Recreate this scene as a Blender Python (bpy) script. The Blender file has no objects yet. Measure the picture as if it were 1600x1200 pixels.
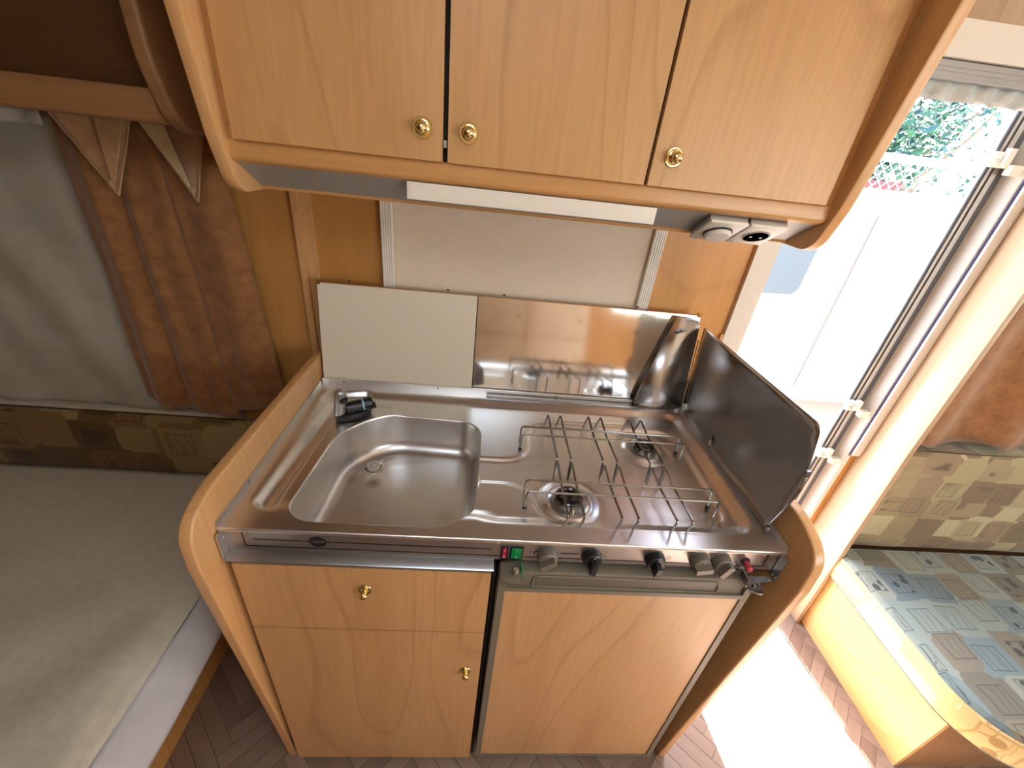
import bpy, bmesh, math, random
import numpy as np
from mathutils import Vector, Matrix, noise
from mathutils.geometry import delaunay_2d_cdt

random.seed(7)
scene = bpy.context.scene
COL = scene.collection

# ------------------------------------------------------------------ camera
CAM_R = [[0.994353, -0.072429, -0.077562], [-0.031295, 0.498245, -0.866471], [0.101403, 0.864006, 0.493165]]
CAM_C = [0.40905, -0.49315, 1.466]
cam_data = bpy.data.cameras.new('camera')
cam_data.lens = 14.7142
cam_data.sensor_width = 36.0
cam_data.clip_start = 0.02
cam_data.clip_end = 200
cam = bpy.data.objects.new('camera', cam_data)
M = Matrix([list(CAM_R[i]) + [CAM_C[i]] for i in range(3)] + [[0, 0, 0, 1]])
cam.matrix_world = M
COL.objects.link(cam)
scene.camera = cam

# ------------------------------------------------------------------ light
world = bpy.data.worlds.new('sky')
scene.world = world
world.use_nodes = True
wn = world.node_tree
wn.nodes.clear()
wo = wn.nodes.new('ShaderNodeOutputWorld')
bg = wn.nodes.new('ShaderNodeBackground')
sky = wn.nodes.new('ShaderNodeTexSky')
sky.sky_type = 'NISHITA'
sky.sun_disc = False
sky.sun_elevation = math.radians(48)
sky.sun_rotation = math.radians(-6)
sky.dust_density = 2.0
bg.inputs['Strength'].default_value = 1.6
wn.links.new(sky.outputs[0], bg.inputs[0])
wn.links.new(bg.outputs[0], wo.inputs[0])

sun_d = bpy.data.lights.new('sun', 'SUN')
sun_d.energy = 112.0
sun_d.angle = math.radians(0.6)
sun_d.color = (1.0, 0.975, 0.93)
sun = bpy.data.objects.new('sun', sun_d)
sun.rotation_euler = Vector((0.085, -1.0, -1.25)).to_track_quat('-Z', 'Y').to_euler()
sun.location = (1, 6, 8)
COL.objects.link(sun)


def area_light(name, loc, direction, sx, sy, energy, color):
    d = bpy.data.lights.new(name, 'AREA')
    d.shape = 'RECTANGLE'
    d.size, d.size_y = sx, sy
    d.energy = energy
    d.color = color
    o = bpy.data.objects.new(name, d)
    o.location = loc
    o.rotation_euler = Vector(direction).to_track_quat('-Z', 'Y').to_euler()
    COL.objects.link(o)
    return o


# added fill lamps standing in for daylight from unseen windows and hatch
area_light('added_window_fill', (2.05, -1.50, 1.32), (-0.15, 1, -0.12), 1.3, 0.55, 19, (0.96, 1.0, 0.95))
area_light('added_window_fill', (3.48, -0.5, 1.30), (-1, 0.1, -0.1), 1.3, 0.6, 15, (0.92, 0.99, 0.98))
area_light('added_hatch_fill', (0.40, -0.75, 1.93), (0, 0, -1), 0.56, 0.56, 4.0, (0.95, 1.0, 0.97))

scene.view_settings.view_transform = 'Standard'
scene.view_settings.look = 'None'
scene.view_settings.gamma = 1.0
scene.view_settings.use_curve_mapping = False
scene.view_settings.exposure = 0.22
scene.cycles.use_denoising = True
scene.cycles.max_bounces = 10
scene.cycles.diffuse_bounces = 5
scene.cycles.glossy_bounces = 6
scene.cycles.sample_clamp_indirect = 5
scene.cycles.blur_glossy = 1.0
scene.cycles.caustics_reflective = False
scene.cycles.caustics_refractive = False


# ------------------------------------------------------------------ materials
def srgb(r, g, b):
    f = lambda c: (c / 255 / 12.92) if c / 255 <= 0.04045 else ((c / 255 + 0.055) / 1.055) ** 2.4
    return (f(r), f(g), f(b), 1.0)


def new_mat(name):
    m = bpy.data.materials.new(name)
    m.use_nodes = True
    nt = m.node_tree
    return m, nt, nt.nodes['Principled BSDF']


def node(nt, kind, **kw):
    n = nt.nodes.new(kind)
    for k, v in kw.items():
        if k in n.inputs:
            n.inputs[k].default_value = v
        else:
            setattr(n, k, v)
    return n


def ramp(nt, src, stops, interp='LINEAR'):
    r = nt.nodes.new('ShaderNodeValToRGB')
    r.color_ramp.interpolation = interp
    el = r.color_ramp.elements
    while len(el) < len(stops):
        el.new(0.5)
    for e, (p, c) in zip(el, stops):
        e.position = p
        e.color = c
    nt.links.new(src, r.inputs[0])
    return r.outputs[0]


def coords(nt, scale=(1, 1, 1), loc=(0, 0, 0), rot=(0, 0, 0)):
    tc = nt.nodes.new('ShaderNodeTexCoord')
    mp = nt.nodes.new('ShaderNodeMapping')
    mp.inputs['Scale'].default_value = scale
    mp.inputs['Location'].default_value = loc
    mp.inputs['Rotation'].default_value = rot
    nt.links.new(tc.outputs['Object'], mp.inputs[0])
    return mp.outputs[0]


def mix(nt, kind, fac, a, b):
    m = nt.nodes.new('ShaderNodeMix')
    m.data_type = 'RGBA'
    m.blend_type = kind
    for sock, v in ((m.inputs[0], fac), (m.inputs[6], a), (m.inputs[7], b)):
        if hasattr(v, 'links'):
            nt.links.new(v, sock)
        else:
            sock.default_value = v
    return m.outputs[2]


def plain(name, col, rough=0.5, metal=0.0, bump=0.0, bscale=200, var=0.0, spec=None, coat=0):
    m, nt, p = new_mat(name)
    p.inputs['Base Color'].default_value = col
    p.inputs['Roughness'].default_value = rough
    p.inputs['Metallic'].default_value = metal
    if spec is not None:
        p.inputs['Specular IOR Level'].default_value = spec
    p.inputs['Coat Weight'].default_value = coat
    n = node(nt, 'ShaderNodeTexNoise', Scale=bscale, Detail=4.0)
    nt.links.new(coords(nt), n.inputs['Vector'])
    if var:
        dark = tuple(c * (1 - var) for c in col[:3]) + (1,)
        n2 = node(nt, 'ShaderNodeTexNoise', Scale=bscale * 0.08, Detail=5.0)
        nt.links.new(coords(nt), n2.inputs['Vector'])
        nt.links.new(ramp(nt, n2.outputs[0], [(0.3, dark), (0.7, col)]), p.inputs['Base Color'])
    if bump:
        b = node(nt, 'ShaderNodeBump', Strength=bump, Distance=0.002)
        nt.links.new(n.outputs[0], b.inputs['Height'])
        nt.links.new(b.outputs[0], p.inputs['Normal'])
    return m


def wood(name, base, dark, light, axis='z', seed=0.0, rough=0.42, swirl=1.0):
    m, nt, p = new_mat(name)
    st = {'x': (1.0, 5, 5), 'y': (5, 1.0, 5), 'z': (5, 5, 1.0)}[axis]
    off = (seed * 3.1, seed * 1.7, seed * 2.3)
    # broad tone drift along the boards
    n1 = node(nt, 'ShaderNodeTexNoise', Scale=0.9, Detail=2.0, Roughness=0.45, Distortion=1.2)
    nt.links.new(coords(nt, st, off), n1.inputs['Vector'])
    c1 = ramp(nt, n1.outputs[0], [(0.3, base), (0.72, light)])
    # flowing grain figure
    s2 = tuple(v * 0.42 for v in st)
    n2 = node(nt, 'ShaderNodeTexNoise', Scale=1.0, Detail=1.5, Roughness=0.4, Distortion=0.9)
    nt.links.new(coords(nt, s2, off), n2.inputs['Vector'])
    mm = node(nt, 'ShaderNodeMath', operation='MULTIPLY')
    mm.inputs[1].default_value = 11.0
    nt.links.new(n2.outputs[0], mm.inputs[0])
    fr = node(nt, 'ShaderNodeMath', operation='FRACT')
    nt.links.new(mm.outputs[0], fr.inputs[0])
    g = ramp(nt, fr.outputs[0], [(0.0, (0.0, 0.0, 0.0, 1)), (0.82, (0.12, 0.12, 0.12, 1)), (0.95, (1, 1, 1, 1)), (1.0, (0.2, 0.2, 0.2, 1))])
    gm = node(nt, 'ShaderNodeMath', operation='MULTIPLY')
    gm.inputs[1].default_value = 0.30 * swirl
    nt.links.new(g, gm.inputs[0])
    c2 = mix(nt, 'MIX', gm.outputs[0], c1, dark)
    # fine pores
    st3 = tuple(v * 26 if v > 2 else v * 8 for v in st)
    n3 = node(nt, 'ShaderNodeTexNoise', Scale=1.0, Detail=2.0)
    nt.links.new(coords(nt, st3, off), n3.inputs['Vector'])
    k = ramp(nt, n3.outputs[0], [(0.35, (0.93, 0.92, 0.9, 1)), (0.6, (1, 1, 1, 1))])
    c3 = mix(nt, 'MULTIPLY', 1.0, c2, k)
    nt.links.new(c3, p.inputs['Base Color'])
    p.inputs['Roughness'].default_value = rough
    return m


def steel(name, col=(0.56, 0.53, 0.49, 1), rough=0.27, brush='x', stain=0.0, spots=()):
    m, nt, p = new_mat(name)
    p.inputs['Metallic'].default_value = 1.0
    n2 = node(nt, 'ShaderNodeTexNoise', Scale=9.0, Detail=3.0, Roughness=0.55)
    nt.links.new(coords(nt), n2.inputs['Vector'])
    r = node(nt, 'ShaderNodeMapRange')
    r.inputs['From Min'].default_value = 0.3
    r.inputs['From Max'].default_value = 0.7
    r.inputs['To Min'].default_value = rough - 0.02
    r.inputs['To Max'].default_value = rough + 0.03
    nt.links.new(n2.outputs[0], r.inputs['Value'])
    nt.links.new(r.outputs[0], p.inputs['Roughness'])
    d = 1 - stain
    c = ramp(nt, n2.outputs[0], [(0.3, (col[0] * d, col[1] * d, col[2] * d, 1)), (0.62, col)])
    for (sx, sy, sz, rad, dark) in spots:
        tc = nt.nodes.new('ShaderNodeTexCoord')
        vm = node(nt, 'ShaderNodeVectorMath', operation='DISTANCE')
        nt.links.new(tc.outputs['Object'], vm.inputs[0])
        vm.inputs[1].default_value = (sx, sy, sz)
        f = ramp(nt, vm.outputs['Value'], [(0.0, (dark, dark * 0.95, dark * 0.9, 1)), (rad, (1, 1, 1, 1))])
        c = mix(nt, 'MULTIPLY', 1.0, c, f)
    nt.links.new(c, p.inputs['Base Color'])
    return m


def fabric(name, stops, scale=10.0, line=(0.2, 0.2, 0.2, 1), seed=0.0, weave=0.25):
    """woven furnishing print: blocks of colour with loose sketched figures inside"""
    m, nt, p = new_mat(name)
    p.inputs['Roughness'].default_value = 0.9
    p.inputs['Specular IOR Level'].default_value = 0.15
    p.inputs['Sheen Weight'].default_value = 0.2
    c = coords(nt, (scale, scale, scale), (seed, seed * 2, seed * 3))
    nd = node(nt, 'ShaderNodeTexNoise', Scale=0.9, Detail=1.0)
    nt.links.new(c, nd.inputs['Vector'])
    wob = mix(nt, 'ADD', 0.14, c, nd.outputs[1])
    v = node(nt, 'ShaderNodeTexVoronoi', distance='CHEBYCHEV', Scale=1.0, Randomness=0.4)
    nt.links.new(wob, v.inputs['Vector'])
    sep = nt.nodes.new('ShaderNodeSeparateColor')
    nt.links.new(v.outputs['Color'], sep.inputs[0])
    blocks = ramp(nt, sep.outputs[0], [(i / len(stops), s) for i, s in enumerate(stops)], 'CONSTANT')
    inner = ramp(nt, v.outputs['Distance'], [(0.0, (1, 1, 1, 1)), (0.30, (1, 1, 1, 1)), (0.32, (0, 0, 0, 1))])
    v2 = node(nt, 'ShaderNodeTexVoronoi', Scale=2.6, Randomness=0.8)
    nt.links.new(wob, v2.inputs['Vector'])
    dots = ramp(nt, v2.outputs['Distance'], [(0.0, (1, 1, 1, 1)), (0.28, (1, 1, 1, 1)), (0.31, (0, 0, 0, 1))])
    sel = ramp(nt, sep.outputs[1], [(0.0, (0, 0, 0, 1)), (0.35, (0.85, 0.85, 0.85, 1)), (0.65, (0, 0, 0, 1))], 'CONSTANT')
    dm = mix(nt, 'MULTIPLY', 1.0, mix(nt, 'MULTIPLY', 1.0, dots, sel), inner)
    w = node(nt, 'ShaderNodeTexWave', Scale=1.5, Distortion=7.0, Detail=1.0)
    w.inputs['Detail Scale'].default_value = 0.9
    nt.links.new(wob, w.inputs['Vector'])
    scr = ramp(nt, w.outputs['Color'], [(0.0, (0, 0, 0, 1)), (0.72, (0, 0, 0, 1)), (0.80, (1, 1, 1, 1)), (0.88, (0.1, 0.1, 0.1, 1))])
    sel2 = ramp(nt, sep.outputs[2], [(0.0, (1, 1, 1, 1)), (0.5, (0, 0, 0, 1)), (0.6, (1, 1, 1, 1))], 'CONSTANT')
    sm = mix(nt, 'MULTIPLY', 1.0, mix(nt, 'MULTIPLY', 1.0, scr, sel2), inner)
    edge = node(nt, 'ShaderNodeTexVoronoi', feature='DISTANCE_TO_EDGE', Scale=1.0, Randomness=0.55)
    nt.links.new(wob, edge.inputs['Vector'])
    em = ramp(nt, v.outputs['Distance'], [(0.0, (0, 0, 0, 1)), (0.300, (0, 0, 0, 1)), (0.325, (0.75, 0.75, 0.75, 1)), (0.345, (0, 0, 0, 1))])
    col = mix(nt, 'MIX', dm, blocks, line)
    col = mix(nt, 'MIX', sm, col, line)
    col = mix(nt, 'MIX', em, col, line)
    nt.links.new(col, p.inputs['Base Color'])
    nb = node(nt, 'ShaderNodeTexNoise', Scale=600.0)
    nt.links.new(coords(nt), nb.inputs['Vector'])
    b = node(nt, 'ShaderNodeBump', Strength=weave, Distance=0.001)
    nt.links.new(nb.outputs[0], b.inputs['Height'])
    nt.links.new(b.outputs[0], p.inputs['Normal'])
    return m


def cloth(name, a, b_, scale=22, rough=0.95, bump=0.3, sheen=0.3):
    m, nt, p = new_mat(name)
    n = node(nt, 'ShaderNodeTexNoise', Scale=scale, Detail=6.0, Roughness=0.6)
    nt.links.new(coords(nt), n.inputs['Vector'])
    nt.links.new(ramp(nt, n.outputs[0], [(0.3, a), (0.7, b_)]), p.inputs['Base Color'])
    p.inputs['Roughness'].default_value = rough
    p.inputs['Specular IOR Level'].default_value = 0.1
    p.inputs['Sheen Weight'].default_value = sheen
    n2 = node(nt, 'ShaderNodeTexNoise', Scale=450.0, Detail=2.0)
    nt.links.new(coords(nt), n2.inputs['Vector'])
    b = node(nt, 'ShaderNodeBump', Strength=bump, Distance=0.001)
    nt.links.new(n2.outputs[0], b.inputs['Height'])
    nt.links.new(b.outputs[0], p.inputs['Normal'])
    return m


HB, HD, HL = srgb(200, 156, 104), srgb(152, 106, 60), srgb(210, 169, 119)
W_OVER = [wood('honey wood %d' % i, HB, HD, HL, 'z', seed=3.3 * i + 1) for i in range(3)]
W_BASE = wood('base door wood', srgb(194, 151, 103), srgb(150, 104, 60), srgb(204, 163, 116), 'z', seed=11)
W_FRIDGE = wood('fridge door wood', srgb(196, 154, 110), srgb(156, 110, 70), srgb(206, 167, 124), 'z', seed=17)
W_WARD = wood('wardrobe wood', srgb(216, 192, 162), srgb(180, 144, 108), srgb(224, 202, 174), 'z', seed=51)
W_RAIL = wood('rail wood', srgb(198, 150, 94), srgb(152, 104, 56), srgb(207, 160, 105), 'x', seed=5, rough=0.35)
W_PANEL = wood('side panel wood', srgb(206, 160, 108), srgb(172, 120, 72), srgb(214, 170, 120), 'z', seed=8, rough=0.35, swirl=0.5)
W_WALL = wood('wall panel wood', srgb(190, 138, 76), srgb(146, 96, 44), srgb(199, 149, 88), 'z', seed=21, rough=0.45, swirl=0.7)
W_PART = wood('partition wood', srgb(172, 148, 120), srgb(142, 114, 86), srgb(184, 162, 136), 'z', seed=25, rough=0.4)
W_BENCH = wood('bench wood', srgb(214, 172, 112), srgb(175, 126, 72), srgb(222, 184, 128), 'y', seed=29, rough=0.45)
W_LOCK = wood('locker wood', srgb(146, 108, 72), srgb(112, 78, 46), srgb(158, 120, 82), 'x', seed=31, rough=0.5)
W_EDGE = wood('lid edge wood', srgb(190, 138, 84), srgb(120, 74, 36), srgb(205, 158, 104), 'x', seed=33)
STEEL = steel('brushed steel', (0.74, 0.72, 0.69, 1), 0.32, stain=0.0)
STEEL_B = steel('sink steel', (0.66, 0.64, 0.61, 1), 0.33, stain=0.10, spots=((0.186 - 0.49, 0.232 - 0.24, 0.772 - 0.79, 0.022, 0.25), (0.36 - 0.49, 0.14 - 0.24, 0.772 - 0.79, 0.03, 0.8), (0.135 - 0.49, 0.235 - 0.24, 0.772 - 0.79, 0.016, 0.75)))
STEEL_M = steel('polished lid steel', (0.66, 0.64, 0.60, 1), 0.085, stain=0.03)
STEEL_G = steel('splash guard steel', (0.52, 0.51, 0.50, 1), 0.24, stain=0.05)
STEEL_F = steel('fascia steel', (0.52, 0.50, 0.48, 1), 0.34, stain=0.0)
STEEL_L = steel('ledge dark reflection steel', (0.30, 0.29, 0.28, 1), 0.30, stain=0.0)  # colour darkened to stand for the dark reflection on the ledge
CHROME = plain('chromed wire', (0.30, 0.285, 0.27, 1), 0.24, 1.0)
BRASS = plain('polished brass', srgb(226, 204, 140), 0.14, 1.0)
BLACKP = plain('black plastic', srgb(22, 22, 24), 0.35)
BLACKE = plain('black enamel', srgb(14, 14, 15), 0.18, coat=0.5)
GREYP = plain('taupe knob plastic', srgb(112, 106, 96), 0.45)
FRGREY = plain('fridge frame plastic', srgb(116, 110, 98), 0.5, bump=0.05, bscale=900)
SILVERP = plain('satin silver plastic', srgb(168, 168, 168), 0.3, 0.6)
WHITEL = plain('white laminate', srgb(234, 229, 216), 0.4)
WHITEP = plain('white plastic', srgb(238, 236, 230), 0.38)
WHITEF = plain('white door frame', srgb(214, 212, 206), 0.4)
SOFFIT = plain('grey soffit laminate', srgb(160, 160, 160), 0.4)
RED = plain('red rocker', srgb(170, 20, 50), 0.35)
REDB = plain('faded red button', srgb(190, 60, 80), 0.4)
GREEN = plain('green rocker', srgb(10, 130, 70), 0.3)
INK = plain('black print', srgb(12, 12, 12), 0.5)
WINK = plain('white print', srgb(235, 235, 235), 0.5)
BLUEP = plain('pale blue ring', srgb(140, 205, 230), 0.4)
RUBBER = plain('black rubber seal', srgb(24, 25, 30), 0.55)
ALU = plain('aluminium rail', srgb(200, 200, 196), 0.3, 0.8)
GAP = plain('dark gap shade', srgb(20, 14, 10), 0.8)  # near-black colour stands in for shade inside the cabinet gaps
BLIND = plain('cassette blind fabric', srgb(236, 224, 208), 0.75, bump=0.15, bscale=500, var=0.04)
GREYB = cloth('grey blackout blind cloth', srgb(160, 159, 150), srgb(180, 178, 170), 9, bump=0.15, sheen=0.1)
HEM = cloth('blind hem cloth', srgb(186, 184, 176), srgb(200, 198, 190), 20, bump=0.1, sheen=0.1)
SUEDE = cloth('rust suede cloth', srgb(124, 86, 54), srgb(152, 108, 72), 34)
SATIN = cloth('tan satin cloth', srgb(166, 130, 92), srgb(192, 156, 116), 30, rough=0.6, bump=0.05)
SATIN2 = cloth('cream satin cloth', srgb(184, 166, 128), srgb(200, 184, 146), 30, rough=0.6, bump=0.05)
SATIN3 = cloth('brown satin cloth', srgb(156, 126, 102), srgb(176, 144, 118), 30, rough=0.6, bump=0.05)
SHEET = cloth('white jersey sheet', srgb(196, 194, 184), srgb(210, 208, 198), 60, bump=0.5, sheen=0.1)
SHEET_E = cloth('pale blue sheet edge', srgb(186, 188, 200), srgb(200, 202, 212), 14, bump=0.3, sheen=0.1)
FAB_BED = fabric('bed backrest print', [srgb(120, 98, 62), srgb(88, 70, 44), srgb(136, 116, 78), srgb(104, 80, 50), srgb(146, 128, 92)], 9.0, srgb(56, 44, 30), 1.0)
FAB_SEAT = fabric('seat cushion print', [srgb(112, 130, 134), srgb(130, 143, 139), srgb(108, 106, 98), srgb(120, 117, 105), srgb(102, 118, 124), srgb(138, 145, 136)], 9.5, srgb(50, 56, 60), 2.0)
FAB_BACK = fabric('backrest cushion print', [srgb(156, 146, 112), srgb(136, 120, 96), srgb(172, 164, 132), srgb(120, 104, 82), srgb(146, 132, 102)], 11, srgb(66, 56, 40), 4.0)
FAB_SIDE = fabric('cushion border print', [srgb(214, 196, 148), srgb(206, 184, 134), srgb(222, 208, 164)], 7.0, srgb(150, 126, 80), 6.0)
PLANK = [wood('vinyl plank %d' % i, srgb(*c), srgb(*d), srgb(*l), 'x', seed=40 + i, rough=0.4) for i, (c, d, l) in enumerate([
    ((128, 110, 100), (96, 80, 70), (140, 122, 112)), ((118, 100, 91), (88, 72, 63), (130, 112, 102)), ((136, 118, 108), (104, 88, 78), (148, 130, 120))])]
FLOORB = plain('floor joint', srgb(96, 72, 58), 0.6)
CEIL = plain('ceiling board', srgb(222, 214, 198), 0.7)
VANW = plain('white van paint', srgb(235, 236, 238), 0.3)
VANGL = plain('tinted blue glass', srgb(78, 100, 122), 0.05, 0.0)
GRAVEL = plain('pale gravel', srgb(215, 212, 204), 0.9, bump=0.6, bscale=60, var=0.15)
LEAF = [plain('leaf green %d' % i, srgb(*c), 0.5) for i, c in enumerate([(48, 88, 62), (74, 118, 80), (40, 76, 72)])]
BARK = plain('bark', srgb(96, 84, 74), 0.9, bump=0.5, bscale=40)
GALV = plain('galvanised wire', srgb(205, 208, 210), 0.4, 0.4)
DKRED = plain('dark red board', srgb(96, 40, 44), 0.8)


def glass_mat(name, tint=(0.92, 0.96, 0.97, 1)):
    m, nt, p = new_mat(name)
    p.inputs['Base Color'].default_value = tint
    p.inputs['Roughness'].default_value = 0.02
    p.inputs['Transmission Weight'].default_value = 1.0
    p.inputs['IOR'].default_value = 1.1
    return m


GLASS = glass_mat('window acrylic')


# ------------------------------------------------------------------ mesh builder
class B:
    def __init__(self):
        self.bm = bmesh.new()

    def _bevel(self, verts, w, seg, edges=None):
        vs = set(verts)
        es = edges if edges is not None else [e for e in self.bm.edges if e.verts[0] in vs and e.verts[1] in vs and (len(e.link_faces) != 2 or e.calc_face_angle(0) > 0.35)]
        bmesh.ops.bevel(self.bm, geom=es, offset=w, segments=seg, profile=0.5, affect='EDGES', clamp_overlap=True)

    def box(self, x0, x1, y0, y1, z0, z1, bev=0.0, seg=2):
        vs = [self.bm.verts.new(p) for p in ((x0, y0, z0), (x1, y0, z0), (x1, y1, z0), (x0, y1, z0), (x0, y0, z1), (x1, y0, z1), (x1, y1, z1), (x0, y1, z1))]
        for f in ((3, 2, 1, 0), (4, 5, 6, 7), (0, 1, 5, 4), (1, 2, 6, 5), (2, 3, 7, 6), (3, 0, 4, 7)):
            self.bm.faces.new([vs[i] for i in f])
        if bev:
            self._bevel(vs, bev, seg)
        return self

    def prism(self, poly, axis, a, b, bev=0.0, seg=2):
        """poly: 2D outline in the two other axes (order kept x<y<z); extruded from a to b"""
        def P(u, v, w):
            return {'x': (w, u, v), 'y': (u, w, v), 'z': (u, v, w)}[axis]
        A = [self.bm.verts.new(P(u, v, a)) for u, v in poly]
        Bv = [self.bm.verts.new(P(u, v, b)) for u, v in poly]
        n = len(poly)
        f1 = self.bm.faces.new(A)
        f2 = self.bm.faces.new(Bv[::-1])
        fs = [f1, f2]
        for i in range(n):
            fs.append(self.bm.faces.new((A[i], Bv[i], Bv[(i + 1) % n], A[(i + 1) % n])))
        bmesh.ops.recalc_face_normals(self.bm, faces=fs)
        if bev:
            es = list(f1.edges) + list(f2.edges)
            bmesh.ops.bevel(self.bm, geom=es, offset=bev, segments=seg, profile=0.5, affect='EDGES', clamp_overlap=True)
        return self

    def ring(self, c, r, ax, ay, n):
        return [self.bm.verts.new(c + ax * (r * math.cos(2 * math.pi * i / n)) + ay * (r * math.sin(2 * math.pi * i / n))) for i in range(n)]

    def lathe(self, prof, c, axis=(0, 0, 1), n=24, cap0=True, cap1=True, sx=1.0, sy=1.0, up=None):
        """prof: (radius, height) pairs along axis"""
        c = Vector(c)
        z = Vector(axis).normalized()
        x = Vector(up).normalized() if up else z.orthogonal().normalized()
        y = z.cross(x)
        rings = []
        for r, h in prof:
            rings.append([self.bm.verts.new(c + z * h + x * (sx * r * math.cos(2 * math.pi * i / n)) + y * (sy * r * math.sin(2 * math.pi * i / n))) for i in range(n)])
        for a, b in zip(rings, rings[1:]):
            for i in range(n):
                self.bm.faces.new((a[i], a[(i + 1) % n], b[(i + 1) % n], b[i]))
        if cap0:
            self.bm.faces.new(rings[0][::-1])
        if cap1:
            self.bm.faces.new(rings[-1])
        return self

    def tube(self, pts, r, n=8, bend=0.0, bseg=4):
        pts = [Vector(p) for p in pts]
        if bend:
            out = [pts[0]]
            for i in range(1, len(pts) - 1):
                a, b, c = pts[i - 1], pts[i], pts[i + 1]
                d1, d2 = (a - b), (c - b)
                k = min(bend, d1.length * 0.45, d2.length * 0.45)
                p1, p2 = b + d1.normalized() * k, b + d2.normalized() * k
                for j in range(bseg + 1):
                    t = j / bseg
                    out.append(p1 * (1 - t) ** 2 + b * 2 * t * (1 - t) + p2 * t * t)
            out.append(pts[-1])
            pts = out
        rs = r if isinstance(r, (list, tuple)) else [r] * len(pts)
        t0 = (pts[1] - pts[0]).normalized()
        x = t0.orthogonal().normalized()
        prev = None
        first = None
        for i, p in enumerate(pts):
            if i == 0:
                t = t0
            elif i == len(pts) - 1:
                t = (pts[i] - pts[i - 1]).normalized()
            else:
                t = ((pts[i + 1] - p).normalized() + (p - pts[i - 1]).normalized()).normalized()
            x = (x - t * x.dot(t)).normalized()
            rg = self.ring(p, rs[i], x, t.cross(x), n)
            if prev:
                for k in range(n):
                    self.bm.faces.new((prev[k], prev[(k + 1) % n], rg[(k + 1) % n], rg[k]))
            else:
                first = rg
            prev = rg
        self.bm.faces.new(first[::-1])
        self.bm.faces.new(prev)
        return self

    def grid(self, fn, nu, nv):
        vs = [[self.bm.verts.new(fn(i / nu, j / nv)) for j in range(nv + 1)] for i in range(nu + 1)]
        for i in range(nu):
            for j in range(nv):
                self.bm.faces.new((vs[i][j], vs[i + 1][j], vs[i + 1][j + 1], vs[i][j + 1]))
        return self

    def build(self, name, mat, parent=None, loc=None, angle=35, thick=0.0, **props):
        me = bpy.data.meshes.new(name)
        o = bpy.data.objects.new(name, me)
        if parent is not None:
            r = parent
            while r.parent is not None:
                r = r.parent
            off = Vector(r.location)
            o.parent = parent
        else:
            if loc is None:
                zs = [v.co for v in self.bm.verts]
                loc = (sum(v.x for v in zs) / len(zs), sum(v.y for v in zs) / len(zs), min(v.z for v in zs))
            off = Vector(loc)
            o.location = loc
        bmesh.ops.translate(self.bm, verts=self.bm.verts, vec=-off)
        self.bm.to_mesh(me)
        self.bm.free()
        me.polygons.foreach_set('use_smooth', [True] * len(me.polygons))
        me.set_sharp_from_angle(angle=math.radians(angle))
        for m in (mat if isinstance(mat, (list, tuple)) else [mat]):
            me.materials.append(m)
        COL.objects.link(o)
        if thick:
            s = o.modifiers.new('thickness', 'SOLIDIFY')
            s.thickness = thick
            s.offset = 0
        for k, v in props.items():
            o[k] = v
        return o


def thing(name, label, cat, loc, group=None):
    o = bpy.data.objects.new(name, None)
    o.empty_display_size = 0.05
    o.location = loc
    COL.objects.link(o)
    o['label'] = label
    o['category'] = cat
    if group:
        o['group'] = group
    return o


def rpoly(pts, rad, n=6):
    """round the corners of a polygon; rad scalar or list"""
    out = []
    N = len(pts)
    for i in range(N):
        r = rad[i] if isinstance(rad, (list, tuple)) else rad
        a, b, c = Vector(pts[i - 1]), Vector(pts[i]), Vector(pts[(i + 1) % N])
        if r <= 0:
            out.append(tuple(b))
            continue
        d1, d2 = (a - b).normalized(), (c - b).normalized()
        ang = d1.angle(d2)
        t = min(r / math.tan(ang / 2), (a - b).length * 0.499, (c - b).length * 0.499)
        rr = t * math.tan(ang / 2)
        cen = b + (d1 + d2).normalized() * (rr / math.sin(ang / 2))
        p1, p2 = b + d1 * t, b + d2 * t
        a1 = math.atan2((p1 - cen).y, (p1 - cen).x)
        a2 = math.atan2((p2 - cen).y, (p2 - cen).x)
        da = (a2 - a1 + math.pi) % (2 * math.pi) - math.pi
        for k in range(n + 1):
            th = a1 + da * k / n
            out.append((cen.x + rr * math.cos(th), cen.y + rr * math.sin(th)))
    return out


YW = 0.562      # inner face of the kitchen-side wall
ZC = 1.95       # ceiling
XL, XR, YF = -1.95, 3.55, -1.56

# ================================================================== STRUCTURE
# wall with doorway (x 1.10..1.60) and lounge window opening
w = B()
w.box(XL, 1.09, YW, YW + 0.035, 0, ZC)
w.box(1.09, 1.655, YW, YW + 0.035, 1.715, ZC)
w.box(1.655, 1.90, YW, YW + 0.035, 0, ZC)
w.box(1.90, 3.05, YW, YW + 0.035, 0, 0.80)
w.box(1.90, 3.05, YW, YW + 0.035, 1.42, ZC)
w.box(3.05, XR, YW, YW + 0.035, 0, ZC)
w.build('wall_back', W_WALL, kind='structure', loc=(0, YW, 0))
w = B()
w.box(XL, 1.35, YF - 0.03, YF, 0, ZC)
w.box(1.35, 2.75, YF - 0.03, YF, 0, 1.02)
w.box(1.35, 2.75, YF - 0.03, YF, 1.62, ZC)
w.box(2.75, XR, YF - 0.03, YF, 0, ZC)
wf = w.build('wall_front', W_WALL, kind='structure', loc=(0, YF, 0))
B().box(-0.145, 1.10, YF + 0.001, -1.17, 0.0, ZC - 0.002, 0.004).build('wardrobe_body', W_RAIL, wf)
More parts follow.
